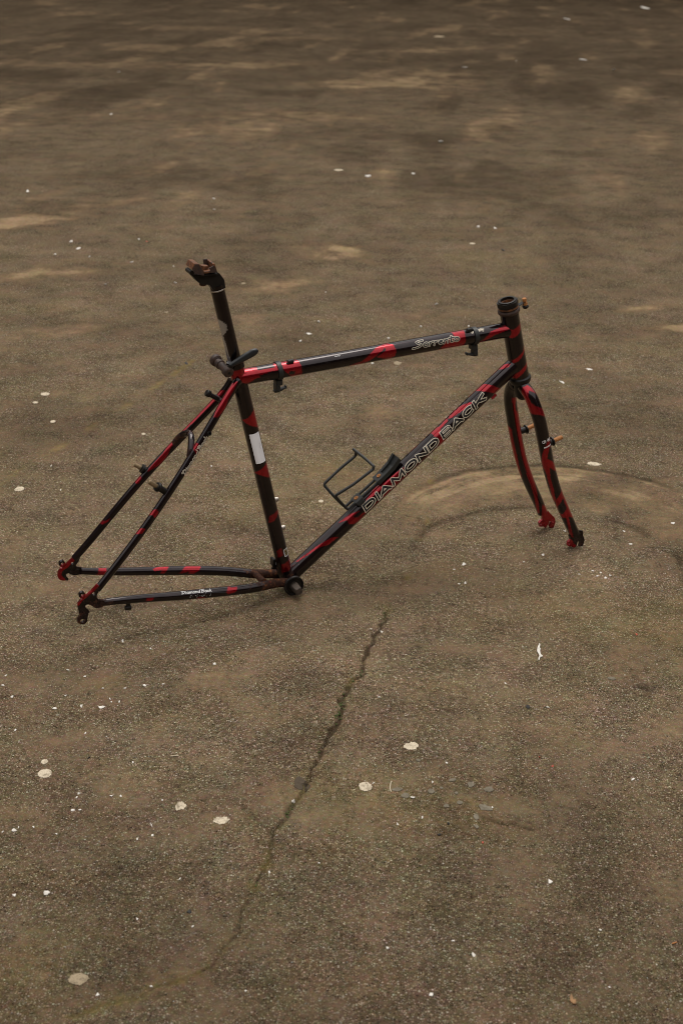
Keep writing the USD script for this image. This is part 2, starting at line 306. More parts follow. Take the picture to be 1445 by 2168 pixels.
CRACK = np.array([[.2417, 3.4025], [.2216, 3.1731], [.1959, 2.9413], [.1701, 2.7605], [.1444, 2.6084], [.1198, 2.5315], [.0963, 2.4483], [.0881, 2.4285], [.0816, 2.3966], [.0683, 2.3485], [.0615, 2.3186], [.0549, 2.2884], [.0523, 2.2565], [.0467, 2.2281], [.0419, 2.1944], [.0298, 2.173], [.0224, 2.1519], [.0151, 2.1175], [.0068, 2.075], [.0027, 2.0416], [.0001, 2.0237], [-.0095, 2.0013], [-.0179, 1.9723], [-.0272, 1.9398], [-.0376, 1.9027], [-.0438, 1.859], [-.0479, 1.827], [-.06, 1.8016], [-.0709, 1.7684], [-.0865, 1.7266], [-.0911, 1.6834], [-.0949, 1.6536], [-.1064, 1.6004], [-.1212, 1.5495], [-.1273, 1.5031], [-.1425, 1.4594], [-.1638, 1.425], [-.1864, 1.4095], [-.2085, 1.3935], [-.2476, 1.3738], [-.2839, 1.3603], [-.3181, 1.339]])
CRACK_W = np.interp(np.arange(len(CRACK)), [0, 5, 7, 9, 12, 13, 16, 18, 20, 24, 28, 32, 36, 41], [.0005, .0007, .0020, .0022, .0042, .0020, .0026, .0046, .0050, .0016, .0024, .0018, .0016, .0010])
CRACK2 = np.array([[.232, 1.769], [.2372, 1.765], [.2455, 1.7618], [.2542, 1.7562], [.2687, 1.7592], [.2855, 1.7504], [.299, 1.7451]])
JOINT = np.array([[-.90, 2.80], [-.796, 3.026], [-.771, 3.11], [-.742, 3.189], [-.718, 3.245], [-.692, 3.323], [-.665, 3.404], [-.637, 3.503], [-.592, 3.57], [-.567, 3.661], [-.50, 3.86], [-.43, 4.10]])

def ss(a, b, x): t = np.clip((x - a) / (b - a), 0, 1); return t * t * (3 - 2 * t)

def seg_dist(x, y, line, width=None):
    near = (x > line[:, 0].min() - .15) & (x < line[:, 0].max() + .15) & (y > line[:, 1].min() - .15) & (y < line[:, 1].max() + .15)
    best, wd = np.full(x.shape, 9.0), np.zeros(x.shape)
    if near.any(): best[near], wd[near] = seg_dist_all(x[near], y[near], line, width)
    return best, wd
def seg_dist_all(x, y, line, width=None):
    """Distance to a polyline, and the width that the polyline has at the nearest point."""
    best = np.full(x.shape, 9.0); wd = np.zeros(x.shape)
    for k in range(len(line) - 1):
        a, b = line[k], line[k + 1]; d = b - a; t = np.clip(((x - a[0]) * d[0] + (y - a[1]) * d[1]) / (d @ d), 0, 1)
        q = np.hypot(x - a[0] - t * d[0], y - a[1] - t * d[1]); near = q < best; best = np.where(near, q, best)
        if width is not None: wd = np.where(near, width[k] * (1 - t) + width[k + 1] * t, wd)
    return best, wd

def fb(x, y, sx, sy, o=4, seed=0, ang=0.0):
    c, s = math.cos(ang), math.sin(ang); u, v = x * c + y * s, -x * s + y * c
    return meshkit.fbm(np.stack([u / sx, v / sy, np.zeros_like(u) + seed * 7.3], -1), o, seed)

def blob(x, y, cx, cy, rx, ry, ang=0.0, soft=.5):
    c, s = math.cos(ang), math.sin(ang); u, v = (x - cx) * c + (y - cy) * s, -(x - cx) * s + (y - cy) * c
    return 1 - ss(1 - soft, 1 + soft, np.hypot(u / rx, v / ry))

RING_A, RING_B = (.497, 2.840, .394), (.434, 2.683, .285)
def ring(x, y, c, w):
    wob = (fb(x, y, .09, .09, 3, 21) - .5) * .035
    r = np.hypot(x - c[0], y - c[1]) + wob; a = np.degrees(np.arctan2(y - c[1], x - c[0]))
    arc = ss(-35, 5, a) * (1 - ss(150, 185, a)) * ss(0.25, .55, fb(x, y, .14, .14, 3, 33))
    return np.exp(-((r - c[2]) / w) ** 2) * arc, r, a

# pale sandy patches in the distance: x, y, half lengths, turn, strength
PALE = [(-1.42, 5.90, .30, .19, .55, .62), (-1.10, 6.30, .25, .10, .5, .45), (-.06, 5.50, .14, .19, .5, .6), (-.24, 4.93, .16, .14, .5, .5), (-1.02, 12.0, .75, .35, .2, .6), (-.55, 12.3, .5, .3, .1, .35),
        (.34, 11.1, .62, .35, .35, .8), (.62, 11.7, .4, .25, .3, .6), (1.12, 4.50, .14, .07, .25, .7), (1.02, 4.75, .12, .06, .4, .45), (-.35, 9.2, .6, .28, .1, .5), (-1.5, 9.0, .5, .3, 0, .35),
        (-2.1, 11.9, .7, .28, .2, .5), (.75, 13.8, .7, .25, .5, .55), (-.5, 14.6, .7, .3, .1, .45), (-1.6, 15.5, .8, .35, .1, .4), (1.7, 16.0, .5, .4, .2, .35), (-.9, 4.3, .2, .1, .6, .35), (-1.1, 5.0, .22, .12, .7, .5),
        (-.8, 3.25, .35, .12, .95, .45), (-.62, 3.6, .22, .08, .95, .35), (.45, 3.05, .30, .075, .05, .46), (.60, 3.0, .2, .10, -.5, .40), (.32, 2.83, .15, .045, .3, .40), (.62, 2.78, .10, .14, .9, .35),
        (.18, 2.30, .10, .025, -.12, .65), (-.46, 2.10, .16, .06, .4, .55), (-.42, 1.74, .17, .05, .2, .5), (-.20, 2.27, .13, .05, .5, .35), (.20, 1.83, .12, .05, -.3, .55), (.62, 2.15, .12, .07, -.4, .35), (-.25, 1.70, .16, .05, .3, .35), (.30, 2.62, .16, .07, 0, .35)]

def local(sel, fn, x, y):
    """fn at the points of a selection only, 0 elsewhere."""
    out = np.zeros(x.shape)
    if sel.any(): out[sel] = fn(x[sel], y[sel])
    return out

def relief(x, y):
    """Height of the asphalt at points x, y, and the masks that its wear shares with it."""
    d0, _ = seg_dist(x, y, CRACK); close = d0 < .12
    wx = local(close, lambda x, y: (fb(x, y, .030, .030, 4, 5) - .5) * .030, x, y); wy = local(close, lambda x, y: (fb(x, y, .030, .030, 4, 6) - .5) * .030, x, y)
    d, wd = seg_dist(x + wx, y + wy, CRACK, CRACK_W)                # a warped line: one thin jagged crack without gaps
    jag = local(close, lambda x, y: (fb(x, y, .012, .012, 3, 7) - .5) * .006, x, y)
    wd = wd * .85 + .0008
    fine = 1 - ss(4.0, 6.5, y)
    crack = np.where(close, 1 - ss(.45, 1.25, d / np.maximum(wd, 1e-4)), 0)
    crumble = np.where(close, np.exp(-((d + jag) / .012) ** 2), 0) * local(close, lambda x, y: fb(x, y, .02, .02, 3, 9), x, y)
    d2, _ = seg_dist(x, y, CRACK2); c2 = d2 < .05
    crack2 = np.where(c2, 1 - ss(.4, 1.2, (d2 + local(c2, lambda x, y: (fb(x, y, .010, .010, 3, 5) - .5) * .007, x, y)) / .0035), 0)
    rr = np.hypot(x - .47, y - 2.75) < .75
    ra, rb_, arcs, band = (np.zeros(x.shape) for _ in range(4))
    if rr.any():
        X, Y = x[rr], y[rr]
        a1, r_a, a_a = ring(X, Y, RING_A, .011); b1, r_b, a_b = ring(X, Y, RING_B, .011)
        ra[rr], rb_[rr] = a1, b1
        band[rr] = ss(0, .03, r_b - RING_B[2]) * (1 - ss(-.03, 0, r_a - RING_A[2])) * ss(-20, 30, a_a)
        arcs[rr] = .21 * ss(.44, .60, fb(r_a, a_a * .004, .020, .22, 4, 101)) * ss(-.17, -.06, r_a - RING_A[2]) * (1 - ss(-.012, .03, r_a - RING_A[2])) * ss(-40, 10, a_a) * (1 - ss(165, 190, a_a)) * ss(-.06, .01, r_b - RING_B[2])
    sc_ = np.hypot(x - .537, y - 2.172) < .08
    scab = local(sc_, lambda x, y: blob(x, y, .537, 2.172, .020, .022, 0, .9) * ss(.42, .6, fb(x, y, .016, .016, 3, 41)) * 1.3, x, y)
    away = np.ones_like(x)
    for c in CONTACT: away = np.minimum(away, 1 - np.exp(-((x - c[0]) ** 2 + (y - c[1]) ** 2) / .05 ** 2))
    h = (fb(x, y, .9, .9, 3, 2) - .5) * .014 * away
    h = h + local(fine > 0, lambda x, y: (fb(x, y, .022, .022, 3, 3) - .5) * .0026 + (fb(x, y, .07, .07, 2, 4) - .5) * .003, x, y) * fine * (.35 + .65 * away)
    h = h - crack * .0060 * (1 - .6 * ss(2.43, 2.55, y) - .55 * (1 - ss(1.62, 1.82, y))) - crumble * .0012 - crack2 * .003 - ra * .002 - rb_ * .002 - scab * .003
    return h, (d, jag, crack, crumble, crack2, ra, rb_, arcs, band, scab)

def fields(x, y):
    """Height and wear (dust, dark stain with near and far shading painted in, ochre-green film) of the asphalt at points x, y."""
    h, (d, jag, crack, crumble, crack2, ra, rb_, arcs, band, scab) = relief(x, y)
    dj, _ = seg_dist(x, y, JOINT); cj = dj < .06
    joint = np.where(cj, np.exp(-((dj + local(cj, lambda x, y: (fb(x, y, .02, .02, 3, 15) - .5) * .02, x, y)) / .012) ** 2), 0) * local(cj, lambda x, y: ss(.35, .6, fb(x, y, .08, .08, 3, 17)), x, y)
    pale = np.zeros_like(x)
    for cx, cy, rx, ry, an, k in PALE:
        k = min(1.0, k * (1.35 if cy > 4 else .62)); R_ = 2.2 * max(rx, ry) + .15; sel = (np.abs(x - cx) < R_) & (np.abs(y - cy) < R_)
        def patch(x, y):
            w = blob(x + (fb(x, y, .12, .12, 3, 55) - .5) * rx * 1.2, y + (fb(x, y, .12, .12, 3, 56) - .5) * ry * 1.6, cx, cy, rx * 1.1, ry, an, .85)
            return k * w * ss(.36, .66, fb(x, y, rx * .5, ry * .5, 4, 51) + .22 * w)
        pale = np.maximum(pale, local(sel, patch, x, y))
    far = ss(3.0, 8.0, y)
    pale = np.maximum(pale, far * .62 * ss(.57, .72, fb(x - .16 * y, y, .20, .8, 5, 61)))
    pale = np.maximum(pale, ss(6, 9, y) * .64 * ss(.56, .70, fb(x - .13 * y, y, .34, .95, 6, 63)))
    dust = .27 + .60 * (fb(x, y, .36, .13, 5, 71, .4) - .5) + .20 * ss(.54, .68, fb(x, y, .26, .10, 5, 73, .35)) * (1 - .4 * far)
    dust = np.clip(np.maximum(dust, .25 + .75 * pale * (pale > .02)) + .25 * joint + .20 * band + arcs, 0, 1)
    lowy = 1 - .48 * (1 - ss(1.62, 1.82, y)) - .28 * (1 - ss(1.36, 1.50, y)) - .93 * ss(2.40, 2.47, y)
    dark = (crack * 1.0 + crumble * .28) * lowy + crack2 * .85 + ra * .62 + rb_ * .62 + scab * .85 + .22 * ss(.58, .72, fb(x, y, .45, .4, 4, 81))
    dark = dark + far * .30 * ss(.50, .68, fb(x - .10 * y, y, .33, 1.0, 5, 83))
    dark = np.clip(dark + .10 * ss(2.9, 3.6, y) + .16 * ss(3.5, 7, y) + .50 * ss(6, 13, y) + .42 * (1 - ss(1.35, 2.15, y)), 0, .88) * (1 - .35 * pale)  # vignette-like darkening of foreground and distance, painted into the ground colour
    cm = d < .1
    mossn = np.maximum(local(cm, lambda x, y: ss(.50, .66, fb(x, y, .07, .07, 3, 91)), x, y), .7 * (1 - ss(1.72, 1.80, y)) * local(cm, lambda x, y: ss(.45, .62, fb(x, y, .025, .025, 3, 95)), x, y))
    green = np.where(cm, np.exp(-((d + jag * .8) / .0085) ** 2), 0) * mossn * .55 + .42 * joint + .14 * ss(.56, .72, fb(x, y, .5, .35, 4, 93)) * (1 - far)
    green = np.clip(green + .09 * blob(x, y, .70, 2.35, .16, .14, 0, .9) + .16 * blob(x, y, .10, 1.80, .14, .08, -.2, .9), 0, .8)
    return h, np.stack([dust, dark, green], -1)

def graded(lo, hi, step, far_lo, far_hi, ratio):
    core = np.arange(lo, hi + step / 2, step)
    def out(start, end, sgn):
        q, s, p = [], step, start
        while sgn * (end - p) > 0:
            s *= ratio; p += sgn * s; q.append(p)
        return q
    return np.array(sorted(out(core[0], far_lo, -1)) + list(core) + out(core[-1], far_hi, 1))
gx = graded(-.78, .82, .0034, -160, 160, 1.035)
gy = graded(1.27, 3.2, .0034, -160, 220, 1.012)
gy = gy[(gy > 1.2) | (np.arange(len(gy)) % 6 == 0)]
GX, GY = np.meshgrid(gx, gy)
H, WEAR_SHADE = fields(GX.ravel(), GY.ravel())
nx, ny = len(gx), len(gy)
ii = (np.arange(ny - 1)[:, None] * nx + np.arange(nx - 1)[None]).ravel()
gf = np.stack([ii, ii + 1, ii + nx + 1, ii + nx], 1)
gp = obj('ground', (np.stack([GX.ravel(), GY.ravel(), H], 1), gf), 'asphalt', color=WEAR_SHADE, color_name='wear_shade')
tag(gp, kind='structure')
hgt = lambda x, y: relief(np.atleast_1d(np.asarray(x, float)), np.atleast_1d(np.asarray(y, float)))[0]

# aggregate standing proud of the worn binder: angular stone chips, far too many to count
def shard(n, seed_rng, size, flat):
    """n irregular little stones as one vertex/face block: squashed, jittered octahedra."""
    o = np.array([[1, 0, 0], [0, 1, 0], [-1, 0, 0], [0, -1, 0], [0, 0, 1], [0, 0, -1]], float)
    f = np.array([[0, 1, 4], [1, 2, 4], [2, 3, 4], [3, 0, 4], [1, 0, 5], [2, 1, 5], [3, 2, 5], [0, 3, 5]])
    v = o[None] + seed_rng.normal(0, .28, (n, 6, 3)); ax = np.stack([size, size * seed_rng.uniform(.45, .9, n), size * flat], 1)
    v = v * ax[:, None]
    a = seed_rng.uniform(0, 2 * np.pi, n); tx, ty = seed_rng.normal(0, .3, n), seed_rng.normal(0, .3, n)
    v = np.stack([v[..., 0], v[..., 1] , v[..., 2] + v[..., 0] * tx[:, None] + v[..., 1] * ty[:, None]], -1)
    c, s = np.cos(a)[:, None], np.sin(a)[:, None]
    return np.stack([v[..., 0] * c - v[..., 1] * s, v[..., 0] * s + v[..., 1] * c, v[..., 2]], -1), f

n = 75000
yy_ = 1.28 + (5.2 - 1.28) * rng.random(n) ** 1.25
xx_ = (rng.random(n) * 2 - 1) * (.30 * yy_ + .06)
keep_dust = fields(xx_, yy_)
ok = rng.random(n) > keep_dust[1][:, 0] * 1.35
xx_, yy_, hz = xx_[ok], yy_[ok], keep_dust[0][ok]; n = len(xx_)
sz = np.exp(rng.normal(math.log(.00078), .36, n)).clip(.0004, .0023)
V, f8 = shard(n, rng, sz, rng.uniform(.25, .6, n))
V = V + np.stack([xx_, yy_, hz + sz * .05], -1)[:, None]
pal = np.array([(.48, .43, .34), (.33, .30, .24), (.27, .215, .14), (.19, .145, .095), (.24, .24, .21), (.36, .25, .16), (.035, .028, .02), (.10, .076, .048)])
tint = pal[rng.choice(len(pal), n, p=[.05, .12, .19, .21, .10, .10, .11, .12])] * rng.uniform(.75, 1.15, (n, 1))
gm = trimesh.Trimesh(V.reshape(-1, 3), (f8[None] + 6 * np.arange(n)[:, None, None]).reshape(-1, 3), process=False)
tag(obj('grit', (gm.vertices, gm.faces), 'grit', color=np.repeat(tint, 6, 0), color_name='tint'), 'loose grit and worn stone chips in the asphalt surface', 'grit', kind='stuff')

# moss in the crack
ms = []
for cx, cy, k, sp_ in [(.0068, 2.075, 26, .006), (.0045, 2.0612, 22, .006), (.0022, 2.046, 18, .005), (.009, 2.0921, 14, .005), (.0137, 2.1158, 8, .004), (.0419, 2.1985, 12, .005), (.0445, 2.2156, 8, .004), (.0309, 2.1764, 8, .004), (.0876, 2.428, 10, .004), (-.0697, 1.7744, 12, .004), (-.0728, 1.7647, 8, .004), (-.0272, 1.9398, 6, .003), (-.106, 1.602, 8, .004)]:
    for _ in range(k // 2):
        s = trimesh.creation.icosphere(1, rng.uniform(.0009, .0022)); s.vertices *= [1, 1, .7]; s.vertices += rng.normal(0, .0002, s.vertices.shape)
        px, py = cx + rng.normal(0, sp_ * .55), cy + rng.normal(0, sp_ * 1.3); s.apply_translation([px, py, hgt(px, py)[0] + .0004]); ms.append(s)
tag(obj('moss', cat(*ms), 'moss', smooth=True), 'bright green moss growing along the crack in the asphalt', 'moss', kind='stuff')

# ------------------------------------------------------------------ added unseen brick buildings that darken the horizon mirrored in the tubes
usdkit.material(stage, L + 'brickwork', {'tc': ('texture_coordinate', {}), 'mp': ('mapping', {'rotation': (math.pi / 2, 0, 0)}), 'b': ('brick_texture', {'color1': (.11, .052, .034), 'color2': (.075, .038, .027), 'mortar': (.13, .115, .095), 'scale': 1.0, 'brick_width': .225, 'row_height': .075, 'mortar_size': .006}),
    'p': ('principled_bsdf', {'roughness': .9, 'specular_ior_level': .2})}, [('tc.object', 'mp.vector'), ('mp.vector', 'b.vector'), ('b.color', 'p.base_color')], surface='p.BSDF')
simple('window_glass', (.012, .014, .016), (.02, .022, .024), .08, 3)
simple('window_paint', (.30, .29, .27), (.36, .35, .33), .5, 20)
simple('roof_slate', (.045, .045, .048), (.075, .074, .075), .8, 8)
def building(loc, rz, width, depth, height, label):
    """A plain added brick block, out of view; its long front lies along local x and faces local -y."""
    p = numbered('/World', 'added_brick_building'); x = UsdGeom.Xform.Define(stage, p); x.AddTranslateOp().Set(Gf.Vec3d(*loc)); x.AddRotateZOp().Set(rz)
    tag(p, label, 'building', 'added unseen brick buildings round the yard')
    obj('wall', trimesh.creation.box((width, depth, height), trimesh.transformations.translation_matrix((0, depth / 2, height / 2 - .2))), 'brickwork', p, smooth=False)
    obj('roof', hull([(sx * (width / 2 + .3), sy, z) for sx in (-1, 1) for sy, z in ((-.3, height - .2), (depth + .3, height - .2), (depth / 2, height + 1.6))]), 'roof_slate', p, smooth=False)
    for st_ in range(int(height // 3)):
        for k in range(int(width // 3.2)):
            cx, cz = -width / 2 + 2 + k * 3.2, 1.6 + st_ * 3
            if cx > width / 2 - 1: continue
            w_ = obj('window', cat(*[trimesh.creation.box(e, trimesh.transformations.translation_matrix((cx + ox, -.02, cz + oz))) for e, ox, oz in (((1.1, .1, .08), 0, .76), ((1.2, .16, .08), 0, -.76), ((.08, .1, 1.44), -.51, 0), ((.08, .1, 1.44), .51, 0), ((.05, .08, 1.44), 0, 0))]), 'window_paint', p, smooth=False)
            obj('pane', trimesh.creation.box((.94, .02, 1.44), trimesh.transformations.translation_matrix((cx, -.012, cz))), 'window_glass', w_, smooth=False)
building((0, 25.5, 0), 0, 40, 9, 12, 'added unseen long brick building across the far end of the yard')
building((2, -8.5, 0), 180, 30, 8, 9, 'added unseen brick building behind the viewer')
building((-15.5, 6, 0), 90, 26, 8, 9, 'added unseen brick building along the left of the yard')
building((16.5, 6, 0), -90, 26, 8, 9, 'added unseen brick building along the right of the yard')

# ------------------------------------------------------------------ the bicycle frame
bike = UsdGeom.Xform.Define(stage, '/World/bicycle_frame')
names_used[('/World', 'bicycle_frame')] = 1
bike.AddTransformOp().Set(Gf.Matrix4d(*RB[:, 0], 0, *RB[:, 1], 0, *RB[:, 2], 0, *BB, 1))
BK = tag('/World/bicycle_frame', 'dark maroon and red bicycle frame without wheels standing on the asphalt', 'bicycle frame')

HTA, STA = 1.24223414, 1.27713236
hu = np.array([-math.cos(HTA), 0, math.sin(HTA)]); hf = np.array([math.sin(HTA), 0, math.cos(HTA)])
su = np.array([-math.cos(STA), 0, math.sin(STA)]); sf = np.array([math.sin(STA), 0, math.cos(STA)])
h0 = np.array([.44894335, 0, .49812130]); hd = h0 - hu * .07369236; tt0 = su * .44722400
ttd = unit(h0 - tt0); dtd = unit(hd); ttn = np.array([-ttd[2], 0, ttd[0]]); dtn = np.array([-dtd[2], 0, dtd[0]])
YV = np.array([0, 1.0, 0])
RTT, RDT, RST, RHT = .0156, .0162, .0143, .0186

# top tube
p_tt = spline([tt0, h0])
m, S, TH = tube(p_tt, RTT, 72)
red = mask(S, TH, [[(300, 110), (299, 91), (277, 59), (242, -25), (227, -31), (215, -60), (235, -70), (262, -25), (290, 35), (312, 100)],
                   [(297, 110), (315, 61), (317, 12), (315, -24), (305, -60), (285, -22), (275, -8), (295, 25), (297, 61)],
                   [(440, 115), (443, 88), (446, 60), (443, 34), (428, 25), (412, -38), (400, -75), (470, -80), (468, -38), (469, 36), (472, 88), (474, 115)],
                   [(575, 110), (568, 74), (554, 52), (527, 31), (503, -38), (495, -60), (513, -40), (533, -2), (569, 24), (590, 40), (590, 110)],
                   [(-5, 125), (16, 99), (36, 83), (32, 50), (68, 70), (68, 110), (93, 115), (112, 100), (117, 70), (120, 19), (121, -52), (116, -80), (103, -60), (84, 18), (70, 24), (25, -8), (13, -45), (-5, -60)]],
           holes=[[(40, 76), (70, 64), (68, 46), (36, 50)], [(88, 62), (98, 75), (112, 84), (113, 70), (100, 55)], [(96, 2), (108, -2), (104, -30), (92, -22)], [(34, 10), (62, 26), (66, 12), (40, -6)]])
P_TT = obj('top_tube', m, 'frame_paint', BK, color=paint(red))
# down tube
p_dt = spline([dtd * .004, hd])
m, S, TH = tube(p_dt, RDT, 72); S = S + 4
red = mask(S, TH, [[(533, 115), (536, 82), (551, 14), (556, -10), (560, -70), (580, -70), (571, -6), (566, 28), (556, 92), (550, 115)],
                   [(404, 118), (410, 92), (409, 54), (413, 20), (409, -9), (402, -60), (430, -60), (420, -9), (424, 40), (428, 60), (451, 70), (456, 100), (430, 84), (424, 118)],
                   [(462, 118), (480, 111), (507, 60), (512, 44), (500, 42), (462, 64), (455, 80)], [(215, 40), (224, 60), (249, 78), (275, 66), (302, 52), (322, 40), (318, 20), (296, -8), (240, -20), (262, 24), (246, 36)],
                   [(186, 4), (214, -4), (226, -14), (300, -14), (420, -20), (300, -26), (205, -24), (192, -12)], [(148, 74), (166, 44), (164, 12), (172, -20), (184, -40), (205, -70), (214, -60), (196, -25), (182, 16), (180, 36), (198, 28), (196, 34), (178, 62)],
                   [(34, 84), (63, 66), (92, 52), (122, 26), (133, -11), (124, -2), (106, 4), (89, 36), (63, 52), (38, 70)], [(594, 110), (612, 105), (622, 60), (615, 52), (604, 70)], [(340, 112), (368, 98), (380, 104), (360, 122)]])
grime = np.clip(1 - S / 60, 0, 1) * .55
P_DT = obj('down_tube', m, 'frame_paint', BK, color=paint(red, grime))
# seat tube
p_st = spline([su * .006, su * .482])
m, S, TH = tube(p_st, RST, 64); S = S + 6
red = mask(S, TH, [[(366, -75), (370, -20), (380, 43), (384, 80), (372, 130), (350, 120), (340, 60), (344, 42), (354, -20)], [(252, -85), (258, -20), (266, 45), (270, 90), (240, 110), (234, 45), (247, -30)],
                   [(155, -36), (159, 10), (161, 55), (168, 100), (152, 80), (151, 34), (142, -10), (139, -62)], [(42, -36), (44, 10), (46, 60), (40, 95), (27, 80), (24, 10), (22, -50)],
                   [(470, -130), (470, 60), (452, 140), (436, 150), (430, 90), (444, 20), (452, -60), (440, -120)], [(420, -120), (436, -80), (425, -75), (405, -110)], [(74, -50), (80, 0), (62, -2), (58, -48)]])
grime = np.clip(1.15 - S / 150, 0, 1) * .40
P_ST = obj('seat_tube', m, 'frame_paint', BK, color=paint(red * np.where(S < 180, .75, 1), grime))
# head tube
hb, ht = h0 - hu * .1065, h0 + hu * .036
p_ht = spline([hb, ht])
m, S, TH = tube(p_ht, [RHT + .0006, RHT, RHT, RHT + .0004], 72); S = S + 23.5
red = mask(S, TH, [[(126, -75), (118, -37), (121, 0), (132, 48), (140, 90), (150, 110), (140, 20), (136, -20), (140, -60)], [(72, -65), (70, -54), (82, 20), (92, 47), (98, 90), (88, 95), (80, 40), (66, -20), (62, -60)],
                   [(44, -94), (40, -42), (50, 10), (60, 70), (68, 110), (52, 80), (40, 10), (28, -50), (30, -90)]])
P_HT = obj('head_tube', m, 'frame_paint', BK, color=paint(red))

# bottom bracket: shell, cups, square spindle
m, S, TH = tube(spline([(0, .034, 0), (0, -.034, 0)], .001), [.0208], 56)
v = m.vertices
fil = [trimesh.creation.icosphere(2, .015)]; 
P_BS = obj('bottom_bracket_shell', m, 'frame_paint', BK, color=paint(np.zeros(len(v)), np.full(len(v), .78)))
for sgn, y in ((-1, -.034), (1, .034)):
    cup = lathe([(.0085, .0), (.0125, .0012), (.0165, .0012), (.0172, .0030), (.0182, .0042), (.0200, .0042), (.0206, .0034), (.0206, -.001), (.0085, -.001), (.0085, 0)], (0, y, 0), (0, sgn, 0), 56)
    obj('bearing_cup', cup, 'black_steel', BK)
sp = [cyl((0, .060, 0), (0, -.040, 0), .0080, 36)]
q = math.radians(24)
for sgn, y0, y1, mk in ((-1, -.040, -.0625, 'worn_steel'), (1, .040, .0625, 'worn_steel')):
    pts = []
    for yy2, hs in ((y0, .0072), (y1 - sgn * .001, .0063), (y1, .0056)):
        for i in range(4):
            for e in (-.16, .16):
                t = q + i * math.pi / 2 + math.pi / 4 + e; pts.append((math.cos(t) * hs * 1.33, yy2, math.sin(t) * hs * 1.33))
    sp.append(hull(pts))
obj('spindle', cat(*sp), 'worn_steel', BK)

# chainstays and seatstays (drive side first)
CSN = [(-.4007, -.062, .0289), (-.3689, -.062, .0285), (-.3329, -.061, .0271), (-.259, -.058, .0218), (-.1824, -.053, .0165), (-.1347, -.048, .0127), (-.1017, -.043, .010), (-.0675, -.036, .0084), (-.0414, -.030, .0075), (-.012, -.026, .004)]
CSF = [(-.404, .062, .0357), (-.3326, .061, .0263), (-.2583, .058, .0198), (-.183, .053, .0143), (-.1259, .048, .0084), (-.0878, .043, .0032), (-.0615, .038, -.0004), (-.0316, .032, -.0018), (-.012, .028, -.002)]
RCS = [.0068, .0078, .0086, .0094, .0096, .0094, .009]
p_csn, p_csf = spline(CSN), spline(CSF)
m, S, TH = tube(p_csn, RCS, 48)
red = mask(S, TH, [[(87, 30), (101, 26), (98, -17), (85, -19)], [(256, 100), (262, 66), (273, 76), (272, 30), (266, 4), (252, -13), (248, 14)], [(190, -10), (206, -20), (202, -50), (186, -40)], [(346, 70), (356, 74), (354, 40), (344, 36)]])
P_CSN = obj('chainstay', m, 'frame_paint', BK, color=paint(red, np.clip((S - 255) / 110, 0, 1) * .78 + np.clip((70 - S) / 70, 0, 1) * .45))
m, S, TH = tube(p_csf, RCS, 48)
red = mask(S, TH, [[(34, 110), (50, 110), (48, -8), (44, -60), (28, -60), (32, -10)], [(141, 50), (150, 80), (166, 110), (176, 94), (170, 34), (163, -14), (156, -7), (159, 35), (144, 19)], [(207, 76), (214, 110), (240, 110), (238, 60), (235, 29), (224, -19), (213, -19), (216, 25), (205, -5), (194, -17)]])
obj('chainstay', m, 'frame_paint', BK, color=paint(red, np.clip((S - 290) / 90, 0, 1) * .78))
SSN = [(-.1345, -.014, .428), (-.1399, -.015, .4201), (-.1566, -.022, .3945), (-.1812, -.0265, .3688), (-.2028, -.031, .3357), (-.2213, -.034, .2995), (-.244, -.038, .265), (-.2735, -.0425, .2237), (-.2985, -.0475, .1888), (-.327, -.0525, .15), (-.3812, -.0575, .094), (-.4075, -.0625, .057)]
SSF = [(-.138, .014, .42), (-.1486, .015, .4058), (-.164, .022, .3775), (-.1925, .0265, .3365), (-.228, .031, .30), (-.2545, .035, .2775), (-.283, .039, .241), (-.309, .043, .206), (-.336, .047, .1718), (-.3665, .051, .131), (-.397, .0565, .09), (-.4165, .0625, .064)]
def resmooth(pts):
    p = np.array(pts); t = np.linspace(0, 1, len(p)); w = np.r_[8, np.ones(len(p) - 2), 8]
    return spline(np.stack([np.polyval(np.polyfit(t, p[:, k], 4, w=w), np.linspace(0, 1, 24)) for k in range(3)], 1))
p_ssn, p_ssf = resmooth(SSN), resmooth(SSF)
RSS = [.0075, .0075, .0074, .0072, .0068]
m, S, TH = tube(p_ssn, RSS, 40)
red = mask(S, TH, [[(12, 80), (4, 23), (27, 2), (42, 0), (58, -34), (70, -20), (79, -3), (83, 50), (70, 80), (59, 112), (38, 118), (23, 90)], [(138, 110), (138, 60), (141, 13), (157, -17), (150, 87), (152, 110)], [(292, 118), (281, 43), (282, 5), (288, -30), (296, -20), (294, 40), (301, 118)], [(334, 118), (325, 59), (322, 10), (332, 0), (339, 64), (343, 119)]])
P_SSN = obj('seatstay', m, 'frame_paint', BK, color=paint(red))
m, S, TH = tube(p_ssf, RSS, 40)
red = mask(S, TH, [[(23, 23), (30, 118), (60, 128), (111, 128), (138, 126), (165, 118), (189, 60), (227, 60), (236, 39), (224, 10), (205, -40), (190, -20), (171, 30), (135, 66), (105, 50), (68, 44), (36, 27)], [(249, 118), (251, 39), (262, 20), (266, 36), (266, 118)], [(362, 110), (360, 46), (348, 6), (356, -1), (368, 34), (370, 110)]])
obj('seatstay', m, 'frame_paint', BK, color=paint(red))
